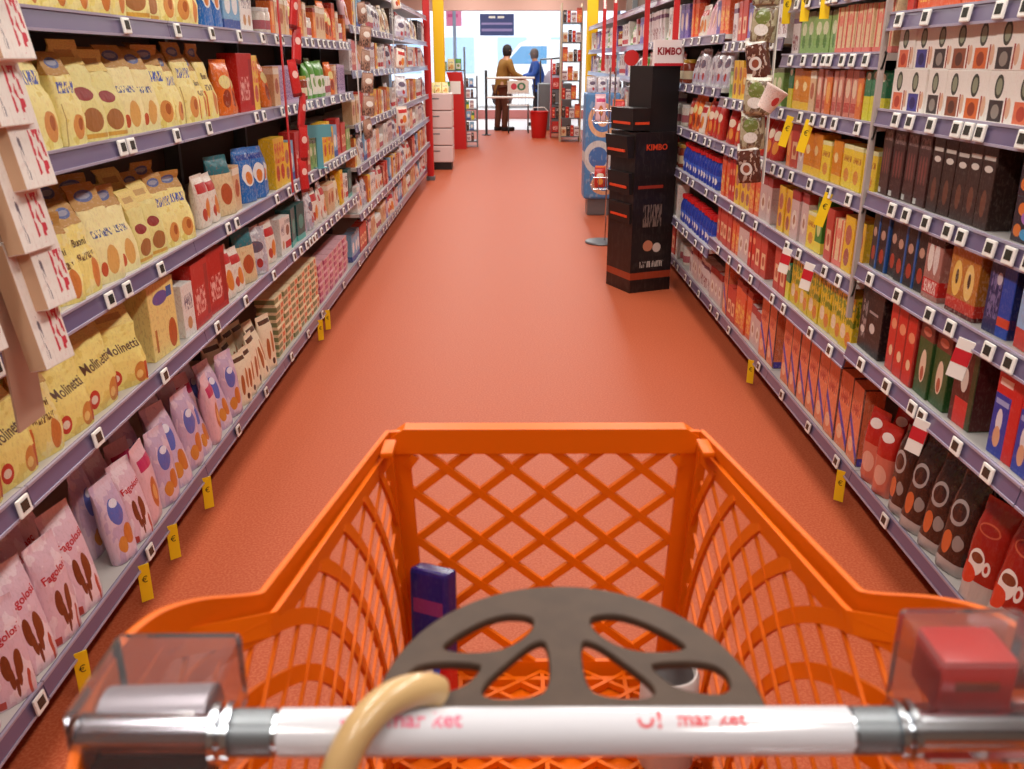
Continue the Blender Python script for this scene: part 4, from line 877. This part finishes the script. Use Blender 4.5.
rp = [pillow_pack(.052, .025, .17, P_rp, seed=i).mesh('hanging_pouch', True) for i in (1, 2)]
clip_strip(-.90, 3.83, .88, 1.9, rp, m_red, 8, 'narrow red strip of red packets between cream bags and jars', 'red packet, %s from the top of the left red strip', 'red packets on the left red strip', twist=30)
P_bp = pack('p_brownpacket', (170, 130, 110), [('e', .5, .6, .3, .14, (232, 224, 214)), ('p', 0, 1, 0, .4, (90, 60, 50), 8)], .3)
bp = [pillow_pack(.10, .035, .14, P_bp, seed=i).mesh('hanging_pouch', True) for i in (3, 4)]
clip_strip(-.90, 5.72, .95, 2.0, bp, m_white, 8, 'strip of brown and white pouches halfway down the left shelves', 'brown and white pouch, %s from the top, left strip', 'brown pouches on the left strip', twist=35)
clip_strip(-.90, 7.6, .9, 2.0, [K['whr']['meshes'][0][0], K['slv']['meshes'][1][0]], m_white, 5, 'strip of pale pouches far down the left shelves', 'pale pouch, %s from the top, far left strip', 'pale pouches on the far left strip', twist=40)
P_gs = pack('p_greensilver', (176, 166, 136), [('e', .5, .62, .3, .2, (110, 120, 60)), ('e', .5, .3, .28, .14, (226, 220, 214)), ('r', 0, 1, .86, 1, (220, 216, 200))], .18, ((110, 90, 70), 4, .54), spec=.7, bump=(4, .6))
P_cb = pack('p_chocbrown', (86, 44, 34), [('e', .5, .36, .28, .16, (216, 206, 200)), ('e', .5, .36, .16, .1, (140, 70, 50)), ('r', 0, 1, .82, 1, (232, 228, 220))], .2, ((180, 150, 136), 5, .6), spec=.7, bump=(4, .6))
gs = [pillow_pack(.13, .05, .17, P_gs, seed=5).mesh('hanging_pouch', True), pillow_pack(.12, .05, .17, P_gs, seed=6).mesh('hanging_pouch', True), pillow_pack(.12, .05, .18, P_cb, seed=7).mesh('hanging_pouch', True)]
clip_strip(.99, 3.55, .95, 1.72, gs, m_white, 6, 'strip of silvery and brown pouches hanging before the right shelves', 'shiny pouch, %s from the top of the right strip', 'shiny pouches on the right strip', sgn=1, twist=40)
b = MB(); b.lathe([(.028, 0), (.040, .075), (.043, .078), (.043, .084), (.0, .084)], 0, 0, pack('p_cup', (236, 214, 206), [('e', .5, .5, .14, .2, (206, 60, 60))], .4), 20)
o = b.build('paper_cup', smooth=True, loc=(.918, 3.36, 1.235), rot=(R(18), R(24), R(20))); tag(o, 'small pinkish-white cup hanging tilted on the right pouch strip', 'cup')
# white pack and grey can hanging at the right edge
b = MB(); b.rbox(-.05, .05, 0, .03, 0, .26, .012, mat('pale_pack', (216, 208, 204), .4)); o = b.build('hanging_pouch', smooth=True, loc=(.985, 1.635, 1.33), rot=(0, R(6), R(-62)))
tag(o, 'pale grey pack hanging at the right picture edge by the divider', 'hanging pouch')

# small cards clipped to the rails and a teal sign
cm = MB(); cm.box(-.02, .02, -.003, 0, -.085, .01, m_inkw); cm.box(-.02, .02, -.0035, -.003, -.05, -.015, m_inkr); card_me = cm.mesh('shelf_card')
for x_, y_, z_, lab in ((RX_, 2.07, .56, 'white and red card hanging from the rail above the coffee pouches'), (RX_, 1.93, .81, 'white and red card hanging above the green and red coffee boxes'), (RX_, 3.02, .75, 'white card on the rail of the right yellow rack, nearer of two'), (RX_, 3.28, .75, 'white card on the rail of the right yellow rack, farther of two')):
    o = bpy.data.objects.new('shelf_card', card_me); C.objects.link(o); o.location = (x_ - .018, y_, z_ - .01); o.rotation_euler = (0, R(10), R(-90 + 40)); tag(o, lab, 'shelf card', 'cards hanging from the right rails')
b = MB(); m_teal = mat('sign_teal', (92, 156, 166), .5); b.box(-.07, .07, -.006, .006, .15, .21, m_teal); b.box(-.016, .016, -.005, .005, .004, .15, m_teal); b.box(-.03, .03, -.02, .02, 0, .004, m_teal)
o = b.build('shelf_sign', loc=(-.938, 4.62, .891), rot=(0, 0, R(40))); tag(o, 'teal T-shaped sign standing among boxes past the left red strip', 'shelf sign')

# ------------------------------------------------------------ posts, red blades
def post(x, y, m_, z1, label, name='post', w_=.09, d_=.12, cat='post'):
    b = MB(); b.rbox(-w_ / 2, w_ / 2, -d_ / 2, d_ / 2, 0, z1, .008, m_)
    b.rbox(-w_ / 2 - .012, w_ / 2 + .012, -d_ / 2 - .012, d_ / 2 + .012, 0, .05, .004, m_grey)
    tag(b.build(name, loc=(x, y, 0)), label, cat)
post(-.945, 13.3, m_yelpost, 2.9, 'yellow post behind the crate stack past the left shelves', w_=.15)
post(-.955, 11.42, m_red, 2.9, 'red post closing the left shelves before the yellow post', w_=.08, d_=.10)
post(1.10, 12.55, m_yelpost, 2.9, 'yellow post closing the right shelves', w_=.14)
for y, x, n in ((5.86, 1.02, 'nearest, above the black coffee display'), (6.95, 1.0, 'second from the viewer'), (9.0, 1.0, 'third from the viewer'), (10.0, 1.0, 'farthest')):
    b = MB(); b.box(-.018, .018, -.006, .006, 1.30 if y > 6 else 1.46, 2.3, m_red); b.box(-.012, .012, -.008, -.006, 1.9, 2.1, m_inkw)
    b.tube([(.0, 0, 2.28), (.12, 0, 2.28)], .006, m_chrome, 6)
    tag(b.build('flag_strip', loc=(x, y, 0)), 'tall red vertical strip on the right racks, ' + n, 'red strip', 'red strips on the right racks')

# ------------------------------------------------------------ black coffee display
dz = empty('display_stand', (.775, 5.6, 0), math.atan2(.14, .32)); tag(dz, 'tall black cardboard coffee display on the floor before the right shelves', 'display stand')
m_bk = pack('p_display', (30, 20, 20), [('r', 0, 1, .085, .13, (150, 60, 34)), ('t', .2, .8, .16, .20, (190, 180, 170), 14), ('e', .4, .30, .12, .035, (190, 120, 90)), ('e', .62, .285, .10, .03, (206, 190, 180)), ('t', .25, .7, .42, .56, (120, 100, 90), 14), ('r', .1, .7, .66, .68, (150, 50, 34))], .4)
b = MB(); W, Dp = .30, .30
b.box(0, W, 0, Dp, 0, .99, m_bk); b.build('body', dz)
b = MB(); b.box(.105, W, .02, Dp - .02, .99, 1.37, m_black); b.build('column', dz)
def side_lug(z0, z1, out, wd):
    b = MB(); b.loops([[(-out, .02, z1), (-out, Dp - .02, z1), (.12, Dp - .02, z1), (.12, .02, z1)][::-1], [(-out * .7, .02, z0), (-out * .7, Dp - .02, z0), (.12, Dp - .02, z0), (.12, .02, z0)][::-1]], m_black)
    b.box(-out * .96 - .001, -out * .7, .05, Dp - .05, z0 + .035, z0 + .05, m_inkgold); b.box(.0, .10, -.001 + .02, .0195, z0 + .035, z0 + .05, m_inkgold)
    b.build('tray', dz)
side_lug(1.0, 1.13, .02, 0); side_lug(.84, .97, .055, 0); side_lug(.62, .75, .03, 0); side_lug(.44, .56, .015, 0)
b = MB(); b.box(.10, W + .005, .0, .02, 1.37, 1.515, mat('header_white', (240, 228, 226), .5)); b.box(.10, W + .005, -.001, 0, 1.37, 1.385, m_inkr)
letter(b, 'KIMBO', .056, mat('header_red', (150, 20, 34), .5), .2025, 1.45, -.0015, bold=.002); b.build('header_card', dz)
b = MB(); letter(b, 'KIMBO', .05, m_inkgold, .15, .90, -.001, bold=.001); b.build('lettering', dz)

# patterned bin, wire basket stand, grey box behind the display
P_bin = pack('p_bin', (80, 130, 180), [('e', .5, .75, .42, .16, (226, 170, 130)), ('e', .5, .75, .30, .11, (70, 120, 180)), ('e', .5, .75, .16, .06, (226, 170, 130)), ('e', .4, .40, .42, .16, (206, 200, 196)), ('e', .4, .40, .28, .1, (70, 110, 170)), ('e', .6, .14, .4, .1, (220, 160, 120)), ('e', .6, .14, .25, .06, (80, 130, 180))], .5)
t = empty('display_bin', (.88, 8.8, 0)); tag(t, 'blue and orange patterned display bin heaped with bags, far right side', 'display bin')
b = MB(); b.rbox(-.16, .16, -.15, .15, .16, 1.12, .02, P_bin); b.build('body', t)
b = MB(); b.rbox(-.12, .12, -.12, .12, 0, .16, .01, m_grey); b.build('foot', t)
for i in range(6):
    me_ = random.choice(K['slv']['meshes'])[0]; o = bpy.data.objects.new('snack_pouch', me_); C.objects.link(o)
    o.location = (.88 + (-.10, 0, .10)[i % 3], 8.68 + .15 * (i // 3), 1.121); o.scale = (.7,) * 3; o.rotation_euler = (0, 0, R(random.uniform(-15, 15)))
    tag(o, 'silvery pouch on top of the patterned bin, %s of six' % ORD[i], 'snack bag', 'silvery pouches on the patterned bin')
t = empty('wire_stand', (.77, 7.3, 0)); tag(t, 'thin wire basket stand on a grey disc foot behind the black display', 'wire stand')
b = MB(); b.lathe([(0, 0), (.135, 0), (.14, .008), (.135, .018), (0, .02)], 0, 0, m_grey, 28); b.build('base', t, smooth=True)
b = MB(); b.tube([(.02, 0, .02), (.02, 0, 1.35)], .007, m_chrome, 8); b.build('pole', t); b = MB(); b.tube([(.06, 0, .02), (.06, 0, 1.35)], .007, m_chrome, 8); b.build('pole', t)
for z in (.45, .95):
    b = MB(); hw_ = .14
    for zz in (z, z + .09): b.tube([(.04 - hw_, -hw_, zz), (.04 + hw_, -hw_, zz), (.04 + hw_, hw_, zz), (.04 - hw_, hw_, zz), (.04 - hw_, -hw_, zz)], .004, m_chrome, 6)
    for k in range(8): b.tube([(.04 - hw_ + k * .04, -hw_, z + .09), (.04 - hw_ + k * .04, -hw_, z), (.04 - hw_ + k * .04, hw_, z), (.04 - hw_ + k * .04, hw_, z + .09)], .0025, m_chrome, 5)
    b.build('basket', t)
for i in range(6):
    kx = K[('red', 'ros', 'org')[i % 3]]; o = bpy.data.objects.new('snack_pouch', kx['meshes'][0][0]); C.objects.link(o)
    o.location = (.77 + .04 + (-.08, .05)[i % 2], 7.22 + .05 * (i // 2 % 3), .455 if i < 3 else .955); o.scale = (.8,) * 3; o.rotation_euler = (0, 0, R(random.uniform(-20, 20)))
    tag(o, '%s in the %s basket of the wire stand, %s' % (kx['look'], 'lower' if i < 3 else 'upper', ORD[i % 3]), 'snack bag', 'pouches in the wire stand')
b = MB(); b.rbox(-.08, .08, -.1, .1, 0, 1.2, .006, mat('grey_box', (150, 146, 142), .5)); b.rbox(-.09, .09, -.11, .11, 1.2, 1.23, .006, m_grey)
tag(b.build('display_stand', loc=(.93, 6.6, 0)), 'narrow grey display column behind the black coffee display', 'display stand')
b = MB(); b.lathe([(0, 0), (.06, 0), (.06, .004), (0, .004)], 0, 0, m_red, 20); 
o = b.build('shelf_wobbler', loc=(.985, 7.6, 1.42), rot=(R(90), 0, 0)); tag(o, 'round red shelf sign among the white goods far right', 'shelf sign')

# ------------------------------------------------------------ end of the aisle
t = empty('crate_stack', (-.93, 12.7, 0)); tag(t, 'pinkish-white crate stack at the far left end of the shelves', 'crate stack')
m_crate = mat('crate_pink', (226, 200, 196), .6)
b = MB(); b.box(-.17, .17, -.17, .17, 0, .10, m_black); b.build('pallet', t)
for i in range(4):
    b = MB(); b.rbox(-.19, .19, -.19, .19, .10 + i * .225, .315 + i * .225, .012, m_crate); b.box(-.10, .02, -.1915, -.189, .24 + i * .225, .255 + i * .225, m_grey); b.build('crate', t)
for i in range(5):
    o = bpy.data.objects.new('biscuit_bag', K['crp']['meshes'][i % 3][0]); C.objects.link(o); o.location = (-1.03 + .05 * i, 12.62 + .06 * (i % 2), .992); o.scale = (.7,) * 3; o.rotation_euler = (0, 0, R(random.uniform(-30, 30)))
    tag(o, 'cream bag on the pinkish crate stack, %s from the left' % ORD[i], 'biscuit bag', 'cream bags on the crate stack')
def goods_rack(x, y, wd, dp, h, n, m_, label, keys, gl, sidecol=None, skip=()):
    t = empty('goods_rack', (x, y, 0)); tag(t, label, 'goods rack')
    for sx in (-1, 1):
        b = MB(); b.box(sx * wd / 2 - .01, sx * wd / 2 + .01, -dp / 2, dp / 2, 0, h, sidecol or m_); b.build('side_panel', t)
    for i in range(n):
        z = .08 + i * (h - .1) / n
        b = MB(); b.box(-wd / 2 + .01, wd / 2 - .01, -dp / 2, dp / 2, z, z + .02, m_); b.build('shelf', t)
        xx = -wd / 2 + .02; q = 0
        while True:
            k = K[keys[(i + q) % len(keys)]]; sc = min(1, ((h - .1) / n - .04) / k['h'])
            if xx + k['w'] * sc > wd / 2 - .012: break
            o = bpy.data.objects.new(k['name'], random.choice(k['meshes'])[0]); C.objects.link(o); o.location = (x + xx + k['w'] * sc / 2, y - dp / 2 + .01, z + .0205); o.scale = (sc,) * 3
            tag(o, '%s, %s along %s shelf up, %s' % (k['look'], ORD[q], LVN[i], gl), k['cat'], 'goods on the ' + gl); xx += k['w'] * sc + .01; q += 1
goods_rack(-1.02, 16.9, .52, .35, 1.62, 4, m_grey, 'grey produce rack at the far left before the window', ['grn', 'gst', 'crp'], 'far grey rack')
b = MB(); b.loops([[(-.11, -.15, 0), (.11, -.15, 0), (.11, .15, 0), (-.11, .15, 0)], [(-.13, -.15, 1.0), (.07, -.15, 1.0), (.07, .15, 1.0), (-.13, .15, 1.0)], [(-.2, -.15, 1.22), (.05, -.15, 1.22), (.05, .15, 1.22), (-.2, .15, 1.22)]], m_red); b.lathe([(0, 0), (.05, 0), (.05, .01), (0, .01)], 0, 0, m_red)
b.rbox(-.14, .03, -.155, -.149, .88, 1.08, .002, m_inkw); tag(b.build('display_stand', loc=(-.80, 15.7, 0)), 'red floor stand with a white badge at the far left', 'display stand')
goods_rack(-.62, 16.1, .20, .3, 1.16, 6, m_grey, 'narrow grey rack of small goods beside the red stand', ['mix', 'dkb', 'cyb', 'sgy'], 'narrow far rack')
goods_rack(1.14, 17.2, .36, .4, 2.35, 7, m_grey, 'tall metal rack of mixed goods at the far right end', ['bge', 'dkb', 'slr', 'mix', 'sao'], 'tall far rack', mat('rack_tan', (190, 170, 140), .5))
goods_rack(.93, 18.1, .20, .3, 1.42, 5, m_darkmetal, 'dark narrow rack with red packs before the entrance', ['rdc', 'slr', 'dkb'], 'dark far rack', m_red)
b = MB(); L = [(.13, 0), (.135, .01), (.175, .47), (.19, .475), (.19, .49), (.178, .49), (.165, .47), (.125, .02), (0, .02)]
b.lathe(L, 0, 0, m_red, 28)
t = b.build('basket_bin', smooth=True, loc=(.60, 17.9, 0)); tag(t, 'red tapered bin on the floor before the entrance', 'bin')
b = MB(); b.tube([(-.17, 0, .49), (-.1, 0, .56), (.1, 0, .56), (.17, 0, .49)], .008, m_inkw, 8); b.build('handle', t)
# barrier of black posts and white rails
t = empty('barrier', (-.42, 18.55, 0)); tag(t, 'black post with two white rails beside the person in brown', 'barrier')
b = MB(); b.tube([(0, 0, 0), (0, 0, 1.22)], .025, m_darkmetal, 12); b.lathe([(0, 0), (.09, 0), (.09, .015), (0, .018)], 0, 0, m_darkmetal, 16); b.build('post', t)
for z in (1.08, .72): b = MB(); b.tube([(.0, 0, z), (.95, 0, z)], .022, m_inkw, 10); b.build('rail', t)
b = MB(); b.tube([(.95, 0, 0), (.95, 0, 1.1)], .018, m_darkmetal, 10); b.build('post', t)
# small shop trolley by the person
t = empty('shopping_trolley', (.22, 19.2, 0)); tag(t, 'small wire trolley with a red and green picture panel beside the person', 'trolley')
b = MB()
for z in (.55, .78, 1.0): b.tube([(-.22, -.25, z), (.22, -.25, z), (.22, .25, z), (-.22, .25, z), (-.22, -.25, z)], .009, m_inkw, 6)
for k in range(7): b.tube([(-.21 + k * .07, -.25, .55), (-.21 + k * .07, -.25, 1.0)], .004, m_chrome, 5)
for sx in (-.2, .2): b.tube([(sx, -.25, .55), (sx, -.2, .12)], .012, m_grey, 6); b.tube([(sx, .25, .55), (sx, .25, .12)], .012, m_grey, 6)
b.build('basket', t)
b = MB(); b.rbox(-.22, .20, -.275, -.262, .80, 1.02, .006, m_inkw); b.lathe([(0, 0), (.001, .0)], 0, 0, m_red, 3); b = MB(); b.rbox(-.22, .20, -.275, -.262, .80, 1.02, .006, pack('p_panel', (236, 226, 214), [('e', .3, .5, .14, .28, (210, 60, 80)), ('e', .66, .5, .2, .34, (60, 130, 90)), ('e', .66, .5, .1, .2, (220, 200, 190))], .5)); b.build('picture_panel', t)
for sx in (-.2, .2):
    for sy in (-.2, .25):
        b = MB(); b.loops([[(sx + dx, sy + .06 * math.cos(a * R(30)), .06 + .06 * math.sin(a * R(30))) for a in range(12)] for dx in (-.012, .012)], m_tyre); b.build('wheel', t)
# checkout desk
t = empty('checkout_desk', (1.0, 20.2, 0)); tag(t, 'grey checkout desk with a pale rounded cover far right', 'checkout')
b = MB(); b.rbox(-.35, .35, -.35, .35, 0, .95, .02, m_grey); b.build('body', t)
b = MB(); b.lathe([(0, 0), (.22, 0), (.20, .12), (.12, .24), (0, .28)], -.02, -.05, mat('cover_grey', (150, 142, 160), .5), 18, .95); b.build('cover', t, smooth=True)
b = MB(); b.tube([(-.3, 0, .95), (-.3, 0, 1.42), (.3, 0, 1.46)], .02, m_darkmetal, 8); b.build('gate_arm', t)

# ------------------------------------------------------------ people
def skin(name, pts, edges, radii, material, parent=None, sub=1):
    me = bpy.data.meshes.new(name); me.from_pydata(pts, edges, []); o = bpy.data.objects.new('tmp', me); C.objects.link(o)
    sm = o.modifiers.new('s', 'SKIN'); sm.use_smooth_shade = True
    for v_, r in zip(me.skin_vertices[0].data, radii): v_.radius = (r, r) if not isinstance(r, tuple) else r
    me.skin_vertices[0].data[0].use_root = True
    ss = o.modifiers.new('d', 'SUBSURF'); ss.levels = ss.render_levels = sub
    dg = bpy.context.evaluated_depsgraph_get(); m2 = bpy.data.meshes.new_from_object(o.evaluated_get(dg)); bpy.data.objects.remove(o)
    m2.materials.clear(); m2.materials.append(material); q = bpy.data.objects.new(name, m2); C.objects.link(q); q.parent = parent; return q
m_skin = mat('skin', (196, 140, 112), .55)
def person(loc, rz, jac, tro, hair, label, lean=.12, arms=(.45, 1.05), h=1.72, long_coat=True):
    s_ = h / 1.75; r = empty('person', loc, rz); r.scale = (s_,) * 3; tag(r, label, 'person')
    # facing local +X
    pel = (0, 0, .95); sp = (lean * .5, 0, 1.2); ch = (lean, 0, 1.38); nk = (lean + .03, 0, 1.50); hd = (lean + .06, 0, 1.60); ht = (lean + .08, 0, 1.68)
    P = [pel, sp, ch, nk, hd, ht]; E = [(0, 1), (1, 2), (2, 3), (3, 4), (4, 5)]; Rr = [.13, .12, .13, .055, .085, .07]
    for sy, dx in ((-1, .05), (1, -.04)):
        k = len(P); P += [(0, sy * .09, .88), (dx + .02, sy * .10, .50), (dx - .02, sy * .10, .09), (dx + .10, sy * .11, .035), (dx + .17, sy * .11, .03)]
        E += [(0, k), (k, k + 1), (k + 1, k + 2), (k + 2, k + 3), (k + 3, k + 4)]; Rr += [.095, .062, .042, .04, .03]
        ax, az = arms; k = len(P)
        P += [(lean, sy * .19, 1.40), (lean + .08, sy * .23, 1.16), (ax * .8, sy * .19, (1.16 + az) / 2), (ax, sy * .17, az)]
        E += [(2, k), (k, k + 1), (k + 1, k + 2), (k + 2, k + 3)]; Rr += [.062, .048, .038, .026]
        w_ = len(P) - 1
        for f, (dy, L_, dz) in enumerate(((-.03, .06, -.005), (-.012, .085, 0), (.006, .09, 0), (.022, .08, -.004), (.036, .06, -.012))):
            k = len(P); P += [(ax + L_ * .55, sy * .17 + dy, az + dz), (ax + L_, sy * .17 + dy * 1.1, az + dz - .02)]; E += [(w_, k), (k, k + 1)]; Rr += [.010, .008]
    body = skin('body', P, E, Rr, m_skin, r)
    # face: nose, eyes, ears belong to the head
    b = MB(); b.lathe([(0, 0), (.012, .0), (.004, .03)], lean + .155, 0, m_skin, 8, 1.60); b.build('nose', r)
    for sy in (-1, 1): b = MB(); b.lathe([(0, -.008), (.010, 0), (0, .008)], lean + .135, sy * .03, m_black, 8, 1.635); b.build('eye', r); b = MB(); b.lathe([(0, -.025), (.014, 0), (0, .03)], lean + .06, sy * .088, m_skin, 8, 1.62); b.build('ear', r)
    z_hem = .72 if long_coat else .92
    Pj = [(0, 0, .98), (lean * .5, 0, 1.2), (lean, 0, 1.37), (lean + .02, 0, 1.47), (-.01, 0, z_hem)]; Ej = [(0, 1), (1, 2), (2, 3), (0, 4)]; Rj = [.17, .155, .165, .08, (.19, .19)]
    for sy in (-1, 1):
        k = len(Pj); ax, az = arms; Pj += [(lean, sy * .20, 1.39), (lean + .08, sy * .24, 1.16), (ax * .8, sy * .19, (1.16 + az) / 2), (ax * .94, sy * .175, az + .012)]; Ej += [(2, k), (k, k + 1), (k + 1, k + 2), (k + 2, k + 3)]; Rj += [.085, .072, .06, .05]
    skin('jacket', Pj, Ej, Rj, jac, r)
    Pt = [(0, 0, .90)]; Et = []; Rt = [.15]
    for sy, dx in ((-1, .05), (1, -.04)):
        k = len(Pt); Pt += [(0, sy * .09, .84), (dx + .02, sy * .10, .50), (dx - .02, sy * .10, .12), (dx - .02, sy * .10, .05)]; Et += [(0, k), (k, k + 1), (k + 1, k + 2), (k + 2, k + 3)]; Rt += [.12, .088, .07, .07]
    skin('trousers', Pt, Et, Rt, tro, r)
    for sy, dx in ((-1, .05), (1, -.04)):
        b = MB(); b.rbox(dx - .08, dx + .20, sy * .11 - .05, sy * .11 + .05, 0, .085, .025, m_black); b.build('shoe', r, smooth=True)
    b = MB(); b.lathe([(0, 1.49), (.05, 1.495), (.086, 1.53), (.10, 1.60), (.098, 1.66), (.078, 1.71), (.04, 1.738), (0, 1.745)], lean + .035, 0, hair, 18); b.build('hair', r, smooth=True)
    return r
person((-.13, 19.75, 0), R(20), mat('coat_ochre', (150, 106, 42), .8), mat('trousers_brown', (96, 54, 34), .8), mat('hair_dark', (34, 24, 22), .7), 'person in an ochre coat and brown trousers leaning over a trolley', .10, (.46, 1.03))
person((.72, 21.2, 0), R(190), mat('jacket_blue', (40, 82, 170), .7), mat('trousers_dark', (40, 40, 52), .8), mat('hair_grey', (110, 98, 96), .7), 'person in a blue jacket standing behind the trolley near the glass', .10, (.40, 1.1), h=1.66, long_coat=False)
